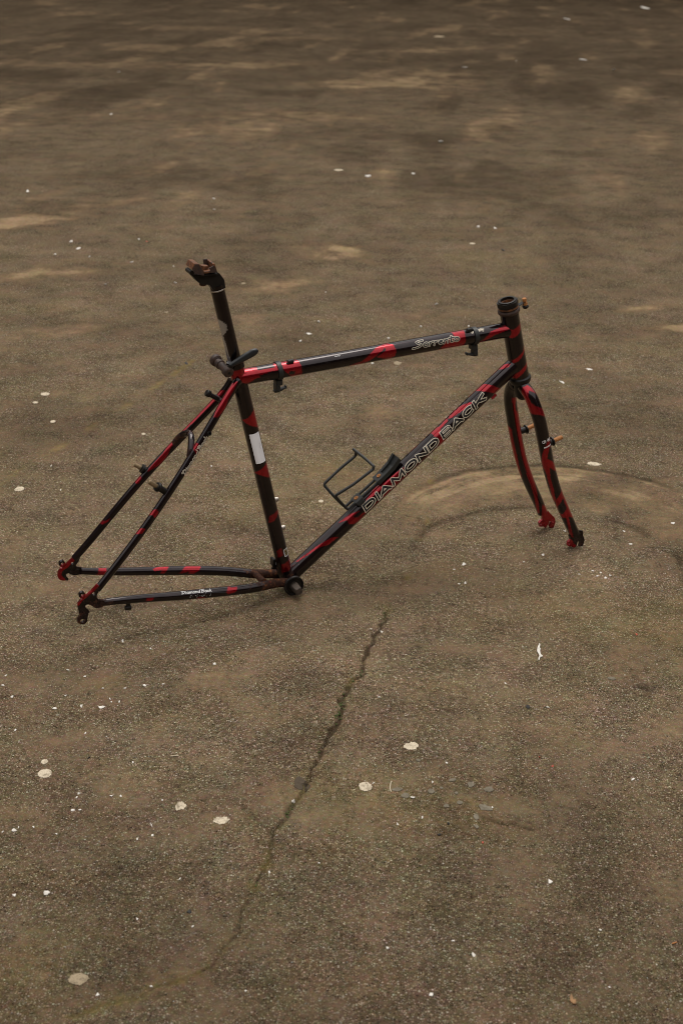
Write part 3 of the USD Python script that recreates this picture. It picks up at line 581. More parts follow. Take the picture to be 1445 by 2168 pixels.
# bridges
p = spline([(-.2385, .0315, .290), (-.2295, .027, .309), (-.2215, .015, .320), (-.219, 0, .324), (-.2215, -.015, .320), (-.2260, -.027, .309), (-.2300, -.0335, .292)], .002)
m, S, TH = tube(p, [.0062], 28); obj('seatstay_bridge', m, 'frame_paint', BK, color=paint(np.zeros(len(S)), np.full(len(S), .38)))
m, S, TH = tube(spline([(-.0575, .037, .0035), (-.0600, .0, .0085), (-.0625, -.032, .0145)], .002), [.0062], 28); obj('chainstay_bridge', m, 'frame_paint', BK, color=paint(np.zeros(len(S)), np.full(len(S), 1.0)))
obj('mudguard_bracket', cat(rbox((-.028, .012, .034), (.006, .016, .016), b=.001), rbox((-.020, .010, .026), (.018, .010, .006), b=.001)), 'black_steel', BK)

# rear dropouts
def smooth_poly(pts, r=.0012): return Polygon(pts).buffer(0).buffer(r).buffer(-1.5 * r).buffer(.5 * r)
near = smooth_poly([[-.4022, .0640], [-.4085, .07], [-.4192, .058], [-.4289, .05], [-.4397, .042], [-.4444, .036], [-.4449, .028], [-.4424, .0183], [-.4411, .01], [-.4450, .0037], [-.4443, -.0032], [-.439, -.0075], [-.4316, -.0080], [-.4258, -.0024], [-.4262, .0054], [-.4246, .0118], [-.4228, .017], [-.4247, .0213], [-.4284, .0238], [-.431, .0288], [-.4292, .0313], [-.4255, .0321], [-.4212, .0302], [-.4163, .0262], [-.4113, .0222], [-.398, .0222], [-.3945, .0350], [-.4042, .0373], [-.4092, .0434], [-.4093, .0487], [-.4062, .0553], [-.3992, .0612]])
near = near.union(Point(-.4368, .0523).buffer(.0062)).union(Point(-.4155, .0522).buffer(.0060)).difference(Point(-.4368, .0523).buffer(.0026)).difference(Point(-.4155, .0522).buffer(.0030)).difference(Point(-.4356, -.0005).buffer(.0040))
farp = smooth_poly([[-.4047, .0648], [-.4111, .0724], [-.4335, .0503], [-.4423, .0445], [-.4472, .0368], [-.4485, .0301], [-.4459, .0228], [-.4396, .0193], [-.4282, .0179], [-.4269, .0219], [-.4308, .0265], [-.4327, .0309], [-.4308, .0328], [-.4271, .033], [-.422, .0296], [-.4143, .0275], [-.402, .0285], [-.4003, .0410], [-.412, .0436], [-.4133, .0493], [-.4083, .0556]])
farp = farp.union(Point(-.4398, .0545).buffer(.0062)).difference(Point(-.4398, .0545).buffer(.0026)).difference(Point(-.4203, .0536).buffer(.0026))
def painted_plate(name, poly, y0, y1, edge, width, parent, rust=0.2, all_red=0.0, label=None):
    m = plate(poly, y0, y1); v, f = trimesh.remesh.subdivide_to_size(m.vertices[m.faces].reshape(-1, 3), np.arange(len(m.faces) * 3).reshape(-1, 3), .0022, max_iter=8)
    d, _ = seg_dist(v[:, 0], v[:, 2], np.array(edge)); red = np.maximum((d < width).astype(float), all_red)
    fn = np.cross(v[f[:, 1]] - v[f[:, 0]], v[f[:, 2]] - v[f[:, 0]])
    # split vertices so that the plate's edges stay crisp
    V2 = v[f].reshape(-1, 3); R2 = red[f].reshape(-1)
    p = obj(name, (V2, np.arange(len(V2)).reshape(-1, 3)), 'frame_paint', parent, color=paint(R2, np.full(len(V2), rust)), label=label)
    return p
painted_plate('dropout', near, -.0690, -.0625, [[-.4085, .07], [-.4192, .060], [-.4289, .052], [-.4397, .044], [-.4444, .036]], .0042, BK, .42)
painted_plate('dropout', farp, .0625, .0690, [[-.4111, .0724], [-.4335, .0503], [-.4440, .0445], [-.4485, .0301], [-.4396, .0193]], .0062, BK, .25)
obj('cable_stop', cat(cyl((-.353, -.060, .0105), (-.341, -.060, .0100), .0046, 24, bevel=.0006), rbox((-.347, -.0605, .0165), (.008, .004, .008))), 'black_steel', BK)

# cantilever brake bosses on the seatstays
for base, fl, tip in (((-.2835, .041, .2388), (-.2917, .045, .2425), (-.3086, .050, .2515)), ((-.2790, -.040, .2315), (-.2905, -.042, .2405), (-.3105, -.044, .2544))):
    b, f_, t = map(np.array, (base, fl, tip)); d = unit(t - b)
    o = obj('brake_boss', cat(cyl(b - d * .004, f_, .0062, 28), cyl(f_ - d * .001, f_ + d * .0025, .0092, 28, bevel=.0006), cyl(f_ + d * .0035, f_ + d * .0055, .0082, 28, bevel=.0005)), 'black_steel', BK)
    obj('pivot_stud', cyl(f_ + d * .004, t, .0042, 24, bevel=.0008), 'brass', o)
# cable stop behind the seatstay tops
b, t = np.array((-.1600, 0, .3835)), np.array((-.1890, 0, .4015)); d = unit(t - b)
obj('cable_hanger', cat(cyl(b, t, .0043, 24), cyl(t - d * .006, t + d * .003, .0066, 24, bevel=.0012), cyl((-.164, .02, .3865), (-.164, -.02, .3865), .0045, 20)), 'black_steel', BK)
c = p_ssn[np.argmin(np.abs(p_ssn[:, 2] - .335))]
obj('eyelet', lathe([(.0022, 0), (.0042, 0), (.0042, .003), (.0022, .003), (.0022, 0)], c + np.array([.0035, -.0062, .002]), (.35, -.9, .25), 24), 'black_steel', BK)

# seat cluster: collar, quick release with its lever
col = su * .468
obj('seat_collar', cat(lathe([(.0145, 0), (.0162, .0008), (.0165, .012), (.0158, .0145), (.0133, .0148), (.0133, 0), (.0145, 0)], col, su), rbox(col - sf * .020 + su * .005 + YV * .006, (.012, .004, .012), frame_xz(sf)), rbox(col - sf * .020 + su * .005 - YV * .006, (.012, .004, .012), frame_xz(sf))), 'frame_paint', BK)
qn, qf = np.array((-.1610, -.024, .4490)), np.array((-.1690, .020, .4575)); d = unit(qn - qf)
q_ = obj('quick_release', cat(cyl(qf, qn, .0075, 32), cyl(qn - d * .008, qn + d * .006, .0100, 36, bevel=.002), cyl(qf - d * .005, qf + d * .007, .0112, 36, bevel=.0025), cyl(qf + d * .013, qf + d * .020, .0092, 32, bevel=.001)), 'dark_rust', BK)
la, lb = np.array((-.1590, -.0265, .4610)), np.array((-.1080, -.0300, .4895)); ld = unit(lb - la); ln = unit(np.cross(YV, ld)); pts = []
for t, hw, th in ((0, .0042, .0040), (.012, .0050, .0045), (.022, .0072, .0050), (.048, .0080, .0052), (.0545, .0066, .0046), (.0585, .0035, .0030)):
    for k in range(12):
        g = k * math.pi / 6; pts.append(la + ld * t + ln * hw * math.cos(g) * (1 if abs(math.cos(g)) < .8 else .92) + YV * th * math.sin(g))
obj('lever', hull(pts), 'black_lever', q_)
obj('lever_neck', cat(cyl(qn + d * -.002, la + ld * .004, .0050, 20), trimesh.creation.icosphere(2, .0068).apply_translation(qn)), 'black_steel', q_)

# seat post with its rusty clamp
p_sp = spline([su * .470, su * .632])
m, S, TH = tube(p_sp, [.01275], 56)
edge = np.interp(S, [0, 20, 50, 68, 73, 78, 88, 95, 99, 103, 160], [-46, -50, -56, -64, -40, -16, -12, -34, -70, -125, -140]); nz = fb(S / 1000, TH / 4000, .0012, .002, 3, 12) * 30 - 15
bare = ((TH < edge + nz) & (TH > -150) & (S < 150)).astype(float)
scr = ((S % 9.1 < .9) & (np.abs(TH + 42) < 24) & (S < 120)).astype(float) * (meshkit.noise(np.stack([np.floor(S / 9.1) * 3.1, TH * .02, S * 0], -1)) > .45)
rust = np.clip(1 - S / 26, 0, 1) * 1.0
SPP = obj('seat_post', m, 'frame_paint', BK, color=paint(np.zeros(len(S)), rust, np.maximum(bare, scr) * (rust < .55)))
a0 = su * .628
head = Polygon([[-.1690, .601], [-.1722, .6160], [-.1815, .6272], [-.1860, .6300], [-.2131, .6243], [-.2321, .6270], [-.2350, .6315], [-.2352, .6260], [-.2300, .6215], [-.222, .6132], [-.2148, .6085], [-.2000, .6075], [-.1925, .5985]]).buffer(.001).buffer(-.001)
hm = cat(plate(head, -.0105, .0105))
obj('post_head', cat(hm, cyl((-.2340, .012, .6300), (-.2340, -.012, .6300), .0042, 20), rbox((-.2050, 0, .6262), (.036, .030, .004), frame_xz((1, 0, .05)), .001)), 'black_steel', SPP)
obj('post_ring', lathe([(.01285, 0), (.01315, .0004), (.01315, .0022), (.01285, .0026), (.01285, 0)], su * .6215, su), 'screw_steel', SPP)
cl = LineString([(-.2330, .6462), (-.2235, .6455), (-.2155, .6330), (-.2060, .6318), (-.1935, .6330), (-.1905, .6385), (-.1965, .6475)]).buffer(.0016, cap_style='flat')
c1 = plate(LineString([(-.2345, .6372), (-.2310, .6462), (-.2235, .6455), (-.2135, .6315), (-.1905, .6330), (-.1958, .6470)]).buffer(.0015, cap_style='flat'), -.0165, .0165)
SCL = obj('saddle_clamp', c1, 'rusty_steel', SPP)
for rc in (plate(Polygon([(-.2352, .6368), (-.2312, .6466), (-.2238, .6458), (-.2138, .6322), (-.2138, .6266), (-.2300, .6296)]), -.0186, -.0152), plate(Polygon([(-.2040, .6470), (-.1955, .6474), (-.1895, .6330), (-.2010, .6316)]), .0152, .0182), plate(Polygon([(-.2040, .6400), (-.1960, .6440), (-.1895, .6330), (-.2010, .6310)]), -.0186, -.0160)): obj('rail_cradle', rc, 'dark_rust', SPP)
obj('clamp_bolt', cat(cyl((-.2085, 0, .604), (-.2085, 0, .6085), .0064, 28, bevel=.001), cyl((-.2080, 0, .632), (-.2075, 0, .6405), .0072, 6, bevel=.0006), cyl((-.2085, 0, .608), (-.2080, 0, .635), .003, 12)), 'rusty_steel', SPP)

# headset
lower = lathe([(.0150, -.0135), (.0200, -.0125), (.0218, -.0085), (.0226, -.004), (.0222, -.001), (.0205, .0), (.0196, .0015), (.015, .0015), (.015, -.0135)], hb, hu, 56)
obj('lower_headset_cup', lower, 'black_steel', BK)
upper = lathe([(.0150, -.0008), (.0196, -.0008), (.0206, .0008), (.0222, .0028), (.0224, .0058), (.0212, .0082), (.0188, .0092), (.0176, .0096), (.0150, .0096), (.0150, -.0008)], ht, hu, 56)
obj('upper_headset_cup', upper, 'dark_rust', BK)
obj('bearing_race', lathe([(.0150, .0098), (.0178, .0098), (.0199, .0106), (.0203, .0122), (.0203, .0142), (.0190, .0152), (.0150, .0152), (.0150, .0098)], ht, hu, 56), 'rusty_steel', BK)
hexp = Polygon([(math.cos(k * math.pi / 3 + .3) * .0226, math.sin(k * math.pi / 3 + .3) * .0226) for k in range(6)]).intersection(Point(0, 0).buffer(.0214)).difference(Point(0, 0).buffer(.0136))
hx = trimesh.creation.extrude_polygon(hexp, .0080, engine='earcut'); align(hx, hu); hx.apply_translation(ht + hu * .0175)
obj('lock_nut', cat(hx, lathe([(.0138, 0), (.0186, 0), (.0180, .0022), (.0164, .0028), (.0138, .0024), (.0138, 0)], ht + hu * .0255, hu)), 'black_steel', BK)
obj('steerer_tube', lathe([(.0112, -.03), (.0134, -.03), (.0134, .0225), (.0112, .0225), (.0112, -.03)], ht, hu), 'rusty_steel', BK)
bp = np.array((.4690, -.004, .5500))
ring_c = ht + hu * .0156
br = obj('reflector_bracket', cat(lathe([(.0150, 0), (.0208, 0), (.0208, .0016), (.0150, .0016), (.0150, 0)], ring_c, hu), rbox((ring_c + hu * .0008 + bp - hu * .004) / 2 + hf * .010, (.018, .010, .0018), frame_xz(hf + .15 * hu)), rbox(bp - hu * .004, (.010, .012, .002), frame_xz(hf))), 'black_steel', BK)
obj('bracket_bolt', cat(cyl(bp - hu * .010, bp + hu * .012, .0026, 16), cyl(bp - hu * .002, bp + hu * .003, .0048, 6), cyl(bp + hu * .005, bp + hu * .0125, .0042, 20, bevel=.0007)), 'bright_rust', br)
obj('bracket_nut', cat(cyl(bp - hu * .0085, bp - hu * .0035, .0062, 6, bevel=.0006)), 'black_steel', br)

# fork
FK = obj('fork', cat(cyl(hb - hu * .010, h0 - hu * .150, .0152, 40, bevel=.001), trimesh.creation.icosphere(3, .0140).apply_translation(h0 - hu * .146)), 'black_steel', BK, label='bicycle fork with curved red and black blades')
NB = [[.4880, -.010, .3800], [.4899, -.016, .3758], [.4940, -.028, .3672], [.5037, -.040, .3436], [.5132, -.0445, .3219], [.5243, -.046, .294], [.5355, -.047, .2629], [.5499, -.048, .222], [.5616, -.049, .1939], [.5801, -.05, .1551], [.6022, -.051, .1184], [.6197, -.052, .0898], [.6443, -.0525, .0507]]
FB = [[.4862, .012, .3770], [.4864, .0265, .3660], [.4915, .038, .3457], [.501, .044, .3176], [.5094, .046, .2954], [.52, .047, .265], [.5308, .048, .2362], [.5458, .049, .1991], [.5625, .0495, .1651], [.5825, .05, .1303], [.6059, .051, .0938], [.6275, .052, .0580]]
RF = [.0128, .0136, .0135, .0131, .0126, .0119, .0112]
p_nb, p_fb = spline(NB), spline(FB)
m, S, TH = tube(p_nb, RF, 56); S = S - 5
red = mask(S, TH, [[(2, -40), (4, 19), (17, 50), (26, 60), (43, 90), (62, 100), (76, 75), (66, 20), (60, -12), (54, -81), (40, -125), (15, -120)],
                   [(118, 17), (122, 80), (128, 100), (140, 80), (138, 14), (156, -19), (163, -20), (172, 20), (180, 48), (195, 75), (210, 85), (205, 65), (192, 10), (183, -19), (187, -89), (169, -91), (147, -58), (137, -34)],
                   [(185, -74), (183, -19), (208, -36), (239, -36), (264, -55), (275, -90), (262, -95), (241, -72), (201, -64)], [(264, -55), (247, 50), (240, 90), (257, 75), (303, 62), (331, 80), (331, 60), (315, -9), (315, -89), (292, -115)],
                   [(312, -29), (315, -4), (340, -23), (375, -45), (392, -70), (382, -104), (339, -50)]],
           holes=[[(14, -9), (22, 40), (39, 75), (56, 75), (50, 30), (42, -14), (34, -39), (22, -40)], [(267, 22), (295, 14), (306, -60), (300, -95), (281, -61)]], mirror=True)
P_NB = obj('fork_blade', m, 'frame_paint', FK, color=paint(red))
m, S, TH = tube(p_fb, RF, 56)
red = mask(S, TH, [[(40, -16), (50, 70), (96, 75), (126, 75), (157, 75), (203, 76), (239, 76), (277, 40), (315, -8), (355, -54), (356, -88), (307, -34), (267, -15), (226, -12), (180, -9), (134, -8), (82, -8)], [(110, -118), (124, -51), (154, -57), (189, -51), (248, -73), (254, -115), (221, -122), (171, -120), (137, -126)],
                   [(317, 90), (300, 110), (361, 110), (380, 69), (366, -50), (345, -10), (338, 4)]], holes=[[(52, 37), (69, 62), (90, 22), (66, 13)], [(150, 36), (200, 44), (245, 66), (235, 84), (190, 70), (150, 60)], [(262, 62), (300, 20), (330, 0), (345, 40), (300, 80)]], mirror=False)
obj('fork_blade', m, 'frame_paint', FK, color=paint(red))
fd = smooth_poly([[.6370, .0620], [.6640, .0560], [.6650, .0466], [.6710, .0356], [.6705, .0252], [.6653, .0150], [.661, .0134], [.656, .0158], [.6605, .0222], [.6613, .0304], [.6574, .0335], [.6534, .0315], [.6526, .0229], [.649, .0178], [.6455, .0185], [.6388, .0235], [.6346, .0225], [.6285, .0266], [.6294, .0338], [.6339, .0395], [.6302, .0481]], .0010)
fd = fd.difference(Point(.6335, .0290).buffer(.0024))
painted_plate('fork_dropout', fd, -.0555, -.0495, [[.6285, .0266], [.6339, .0350], [.6400, .0260], [.6480, .0195]], .0055, FK, .35, label='dark fork dropout with a red eyelet tab')
fd2 = smooth_poly([[.6250, .0620], [.6420, .0600], [.6473, .0548], [.6608, .0429], [.665, .0319], [.6625, .0194], [.6537, .0171], [.6510, .0227], [.6545, .033], [.6494, .0360], [.6462, .0275], [.6407, .0196], [.6342, .0245], [.6249, .0245], [.6213, .0342], [.629, .0419]], .0010).difference(Point(.6280, .0305).buffer(.0024))
painted_plate('fork_dropout', fd2, .0495, .0555, [[.6250, .0620], [.6420, .0600]], .02, FK, .3, all_red=.85, label='red fork dropout')
for b, fl, t in (((.5440, -.047, .2640), (.5545, -.047, .2680), (.5765, -.047, .2755)), ((.5280, .047, .2555), (.5500, .047, .2608), (.5700, .047, .2690))):
    b, fl, t = map(np.array, (b, fl, t)); d = unit(t - b)
    o = obj('brake_boss', cat(cyl(b, fl, .0078, 28, .0066), cyl(fl - d * .002, fl + d * .001, .0100, 28, bevel=.0006)), 'black_steel', FK)
    obj('pivot_stud', cyl(fl, t, .0044, 24, bevel=.0007), 'bright_rust', BK)

# cable stops, straps and screws
def on_tt(s, th, r=RTT): a = math.radians(th); return tt0 + ttd * s / 1000 + r * (-YV * math.cos(a) + ttn * math.sin(a))
for s in (101, 481.5):
    c = on_tt(s, 66, RTT + .0025)
    obj('cable_stop', cat(cyl(c - ttd * .006, c + ttd * .006, .0042, 20, bevel=.0006), rbox(on_tt(s, 66, RTT - .0005), (.010, .005, .006), frame_xz(ttd))), 'black_steel', BK)
for s, lean, rev in ((78.5, -.10, 1), (495.5, -.10, -1)):
    ax = unit(ttd + .03 * ttn); c = tt0 + ttd * s / 1000
    band = lathe([(RTT + .0003, -.0048), (RTT + .0024, -.0044), (RTT + .0024, .0044), (RTT + .0003, .0048), (RTT + .0003, -.0048)], c, ax, 48)
    R = frame_xz(ttd); dn = -ttn
    cb = obj('strap_clip', band, 'black_rubber', BK)
    base = c + dn * (RTT + .006) + ttd * -.001
    obj('clip_body', cat(rbox(base, (.013, .017, .011), R, .0015), rbox(base + dn * .010 + ttd * (-.003 * rev), (.009, .015, .013), R, .001), rbox(base + dn * .0175 + ttd * (-.004 * rev), (.011, .010, .005), R, .001)), 'black_rubber', cb)
    obj('clip_lever', cat(hull(np.vstack([rbox(base + dn * .0165 + ttd * (.002 * rev), (.006, .010, .004), R).vertices, rbox(base + dn * .0135 + ttd * (.014 * rev), (.003, .008, .0025), R).vertices])), rbox(base + dn * .013 + ttd * (.0145 * rev), (.003, .009, .006), R, .0008)), 'black_rubber', cb)
for s in (177.5, 112.8):
    c = su * s / 1000 + sf * RST
    obj('bottle_screw', cat(cyl(c - sf * .001, c + sf * .0025, .0052, 24), cyl(c + sf * .0025, c + sf * .0065, .0042, 20, bevel=.0009)), 'screw_steel', BK)
c = dtd * .556 - dtn * (RDT + .003) - YV * .003
obj('cable_boss', cat(cyl(c - dtd * .0065, c + dtd * .0065, .0042, 20, bevel=.0006), rbox(c + dtn * .003, (.009, .005, .006), frame_xz(dtd))), 'red_gloss', BK)

# bottle cage on the down tube
def D(s, n_, y): return dtd * s + dtn * n_ + YV * y
def wire(name, pts, r, parent, n=14, corner=.007):
    """A bent rod: straight runs with rounded corners."""
    P_ = np.array(pts, float); out = [P_[0]]
    for k in range(1, len(P_) - 1):
        a, b, c = P_[k - 1], P_[k], P_[k + 1]; q = min(corner, np.linalg.norm(a - b) * .45, np.linalg.norm(c - b) * .45)
        A, C = b + unit(a - b) * q, b + unit(c - b) * q
        for t in np.linspace(0, 1, 7): out.append((1 - t) ** 2 * A + 2 * t * (1 - t) * b + t * t * C)
    out.append(P_[-1]); out = np.array(out)
    return tube_free(out, r, n)
def tube_free(path, r, n):
    """Round rod along any path, with parallel-transported frames and rounded ends."""
    t = np.gradient(path, axis=0); t /= np.linalg.norm(t, axis=1, keepdims=True); u = np.cross(t[0], [0.3, .8, .5]); U = []
    for k in range(len(path)): u = unit(u - t[k] * (u @ t[k])); U.append(u)
    U = np.array(U); Vv = np.cross(t, U); th = np.arange(n) * 2 * np.pi / n
    v = path[:, None] + r * (np.cos(th)[None, :, None] * U[:, None] + np.sin(th)[None, :, None] * Vv[:, None])
    i = np.arange(len(path) - 1)[:, None] * n; j = np.arange(n)[None]
    q = np.stack([i + j, i + (j + 1) % n, i + n + (j + 1) % n, i + n + j], -1).reshape(-1, 4); f = np.vstack([q[:, :3], q[:, [0, 2, 3]]])
    m = trimesh.Trimesh(v.reshape(-1, 3), f, process=False)
    return cat(m, trimesh.creation.icosphere(2, r).apply_translation(path[0]), trimesh.creation.icosphere(2, r).apply_translation(path[-1]))
near_w = wire('w', [D(.300, .0225, -.0065), D(.1815, .0250, -.0065), D(.1805, .056, -.0135), D(.1796, .0859, -.030), D(.2205, .0800, -.036), D(.2698, .0745, -.0365), D(.2745, .0785, -.037), D(.2744, .0853, 0), D(.2726, .0919, .037)], .0030, None)
far_w = wire('w', [D(.300, .0225, .0065), D(.1815, .0250, .0065), D(.1800, .0560, .0150), D(.1806, .0835, .0310), D(.2256, .0821, .034), D(.2684, .0790, .034), D(.2728, .0890, .0300)], .0030, None)
BC = obj('bottle_cage', cat(near_w, far_w), 'black_rubber', BK, smooth=60, label='black wire bottle cage on the down tube')
R = frame_xz(dtd)
obj('cage_bracket', cat(rbox(D(.2105, .0225, 0), (.020, .026, .0085), R, .0015), rbox(D(.2105, .0185, -.0110), (.016, .006, .008), R, .001)), 'black_rubber', BC)
ton = []
for s0, s1, n0, n1, w0, w1 in ((.262, .286, .0235, .0245, .024, .025), (.286, .306, .0245, .0265, .025, .027), (.306, .326, .0265, .0325, .027, .030)):
    for sg in (-1, 1):
        ton.append(hull([D(s, n_ + dn_, y) for s, n_, w in ((s0, n0, w0), (s1, n1, w1)) for dn_ in (-.0045, .0045) for y in (sg * w / 2, sg * (w / 2 - .0065))]))
    ton.append(hull([D(s, n_ + dn_, y) for s, n_, w in ((s0, n0, w0), (s1, n1, w1)) for dn_ in (-.0045, .0005) for y in (-w / 2 + .003, w / 2 - .003)]))
ton.append(hull([D(s, n_, y) for s in (.262, .282) for n_ in (.020, .0285) for y in (-.012, .012)]))
obj('cage_tongue', cat(*ton), 'black_rubber', BC)
for s, n_ in ((.2102, .0268), (.2735, .0285)):
    obj('cage_screw', lathe([(0, .0002), (.0020, .0002), (.0022, .0016), (.0042, .0016), (.0046, .0006), (.0046, -.003), (0, -.003)], D(s, n_, 0), dtn, 24), 'bright_rust', BC)

# ------------------------------------------------------------------ lettering
def arc(cx, cy, rx, ry, a0, a1, n=14): return [(cx + rx * math.cos(math.radians(a)), cy + ry * math.sin(math.radians(a))) for a in np.linspace(a0, a1, n)]
BLOCK = {'D': [[(0, 0), (0, 1)], [(0, 1), (.5, 1)] + arc(.5, .5, .5, .5, 90, -90) + [(0, 0)]], 'I': [[(.5, 0), (.5, 1)]], 'A': [[(0, 0), (.5, 1), (1, 0)], [(.2, .28), (.8, .28)]],
         'M': [[(0, 0), (.06, 1), (.5, .12), (.94, 1), (1, 0)]], 'O': [arc(.5, .5, .5, .5, 0, 360, 28)], 'N': [[(0, 0), (0, 1), (1, 0), (1, 1)]],
         'B': [[(0, 0), (0, 1), (.62, 1)] + arc(.62, .76, .34, .24, 90, -90, 9) + [(0, .52)], [(.62, .52)] + arc(.66, .26, .36, .26, 90, -90, 9) + [(0, 0)]], 'C': [arc(.52, .5, .52, .5, 48, 312, 20)], 'K': [[(0, 0), (0, 1)], [(.95, 1), (.05, .42)], [(.32, .6), (1, 0)]]}
def block_word(word, spans, h, st):
    out = []
    for ch, (x0, x1) in zip(word, spans):
        w, hh = x1 - x0 - st, h - st; g = []
        for pl in BLOCK[ch]:
            g.append(LineString([(x0 + st / 2 + px * w, st / 2 + py * hh) for px, py in pl]).buffer(st / 2, cap_style='square', join_style='mitre', mitre_limit=2.2))
        u = union_all(g).intersection(Polygon([(x0 - 3, 0), (x1 + 3, 0), (x1 + 3, h), (x0 - 3, h)]))
        if ch == 'B':
            for yc in (.31, .70): u = u.difference(Polygon([(x0 + st, h * yc - 1.3), (x1 - st * .95, h * yc - 1.3), (x1 - st * .95, h * yc + 1.3), (x0 + st, h * yc + 1.3)]))
        out.append(affinity.skew(u, 12, 0, origin=(x0, 0)))
    return out
spans = [(0, 31), (33, 44.5), (42, 74), (76, 112), (113, 145), (146.5, 175), (177, 205), (214, 241), (241, 272), (273, 302), (304, 335)]
fill = block_word('DIAMONDBACK', spans, 17.8, 5.7)
keyl = union_all([g.buffer(.55, join_style='mitre').difference(g.buffer(-.75, join_style='mitre')) for g in fill])
keyl = keyl.difference(union_all([b.buffer(-.75).intersection(a.buffer(.55)) for a, b in zip(fill[:-1], fill[1:])]).buffer(0)) if False else keyl
obj('lettering', wrapped(union_all(fill), p_dt, RDT, -15, 200, .00015), 'black_print', P_DT, smooth=True)
obj('lettering_outline', wrapped(keyl, p_dt, RDT, -15, 200, .00035), 'cream_print', P_DT, smooth=True)

SCRIPT = {'S': (.85, [[(.85, .98), (.50, 1.0), (.22, .84), (.32, .64), (.62, .48), (.62, .24), (.30, .06), (-.15, .02)]]), 'o': (.55, [arc(.27, .27, .22, .26, 60, 420, 16)]), 'r': (.46, [[(.06, 0), (.12, .52)], [(.11, .33), (.24, .50), (.42, .50)]]),
          'e': (.50, [[(.06, .28), (.40, .36), (.34, .52), (.14, .46), (.06, .22), (.20, .02), (.46, .12)]]), 'n': (.56, [[(.05, 0), (.10, .5)], [(.10, .33), (.30, .52), (.40, .40), (.42, 0)]]), 't': (.46, [[(.24, .88), (.16, .10), (.32, .02)], [(-.02, .56), (.50, .62)]]),
          'D': (.86, [[(.14, .02), (.22, .98)], [(-.05, .86), (.30, 1.0), (.70, .84), (.74, .44), (.42, .06), (.02, .02)]]), 'i': (.26, [[(.10, 0), (.14, .50)], [(.15, .68), (.16, .74)]]), 'a': (.58, [arc(.26, .26, .20, .25, 40, 400, 14), [(.46, .5), (.46, .05), (.56, .02)]]),
          'm': (.80, [[(.05, 0), (.10, .5)], [(.10, .34), (.28, .52), (.36, .36), (.36, 0)], [(.36, .34), (.56, .52), (.66, .36), (.68, 0)]]), 'd': (.58, [arc(.25, .26, .20, .25, 40, 400, 14), [(.52, 1.0), (.45, .05), (.55, .02)]]), ' ': (.22, []),
          'B': (.78, [[(.12, .02), (.20, .98)], [(.0, .92), (.42, 1.0), (.62, .80), (.44, .56), (.20, .54)], [(.44, .56), (.68, .34), (.46, .06), (.04, .02)]]), 'c': (.46, [arc(.28, .26, .22, .25, 50, 310, 12)]), 'k': (.56, [[(.10, 0), (.18, .98)], [(.46, .52), (.14, .24)], [(.22, .30), (.50, .0)]])}
def script_word(text, length, height, width, slant=8):
    x = 0; g = []
    for ch in text:
        w, pls = SCRIPT[ch]
        for pl in pls: g.append([(x + px, py) for px, py in pl])
        x += w
    k = length / x
    return affinity.skew(union_all([LineString([(px * k, py * height) for px, py in pl]).buffer(width / 2) for pl in g]), slant, 0, origin=(0, 0))
s_ = script_word('Sorrento', 99, 13.5, 2.5)
obj('lettering', wrapped(s_, p_tt, RTT, 6, 356, .00035), 'black_print', P_TT, smooth=True)
obj('lettering_outline', wrapped(s_.buffer(.85).difference(s_.buffer(.05)), p_tt, RTT, 6, 356, .0002), 'cream_print', P_TT, smooth=True)
sc = union_all([Point(486, 14).buffer(3.4)] + [LineString([(500, 12 + k * 1.6), (505 + k, 13.5 + k * 1.4 + (k % 2)), (511 + (k * 5) % 4, 11.5 + k * 2.1)]).buffer(.45) for k in range(4)])
obj('small_emblem', wrapped(sc, p_tt, RTT, 0, 0, .0002), 'cream_print', P_TT, smooth=True)
obj('small_scuff', wrapped(union_all([LineString([(190 + k * 2.4, 7 + (k % 2) * 1.2), (191.5 + k * 2.4, 7.8 - (k % 2))]).buffer(.4) for k in range(5)]), p_tt, RTT, 22, 0, .0002), 'white_print', P_TT, smooth=True)
d_ = script_word('Diamond Back', 62, 6.4, 1.0)
obj('lettering', wrapped(d_, p_csn, .0092, 42, 156, .0003), 'white_print', P_CSN, smooth=True)
fl_ = union_all([Point(172 + 44 * rng.random(), 1 + 5 * rng.random()).buffer(rng.uniform(.2, .5), 3) for _ in range(34)])
obj('paint_flecks', wrapped(fl_, p_csn, .0092, -16, 0, .0003), 'white_print', P_CSN, smooth=True)
# the seatstay word reads from the dropout end upwards
p_up = p_ssn[::-1]; Ls = 1000 * np.linalg.norm(np.diff(p_ssn, axis=0), axis=1).sum()
d2_ = script_word('Diamond Back', 82, 7.8, .8)
obj('lettering', wrapped(d2_.buffer(.55).difference(d2_.buffer(-.10)), p_up, .0073, -38, Ls - 201, .0003), 'cream_print', P_SSN, smooth=True)
# white sticker, small badge on the seat tube
stk = Polygon([(271.5, 0), (335, 0), (335, 21.5), (271.5, 21.5)]).buffer(-.8).buffer(.8)
P_STK = obj('sticker', wrapped(stk, p_st, RST, -41, -6, .0003), 'white_sticker', P_ST, smooth=True)
obj('sticker_print', wrapped(union_all([LineString([(300 + k * 1.5, 15.2), (300.8 + k * 1.5, 15.2 + (k * 7 % 3) * .25)]).buffer(.22) for k in range(9)] + [LineString([(306 + k * 1.4, 17.4), (306.7 + k * 1.4, 17.4)]).buffer(.2) for k in range(5)]), p_st, RST, -41, -6, .0005), 'sticker_ink', P_ST, smooth=True)
bd = Polygon([(56.5, 0), (73, 0), (73, 12), (56.5, 12)]).buffer(-1.5).buffer(1.5)
obj('badge', wrapped(bd.difference(bd.buffer(-1.2)), p_st, RST, 8, -6, .0003), 'white_print', P_ST, smooth=True)
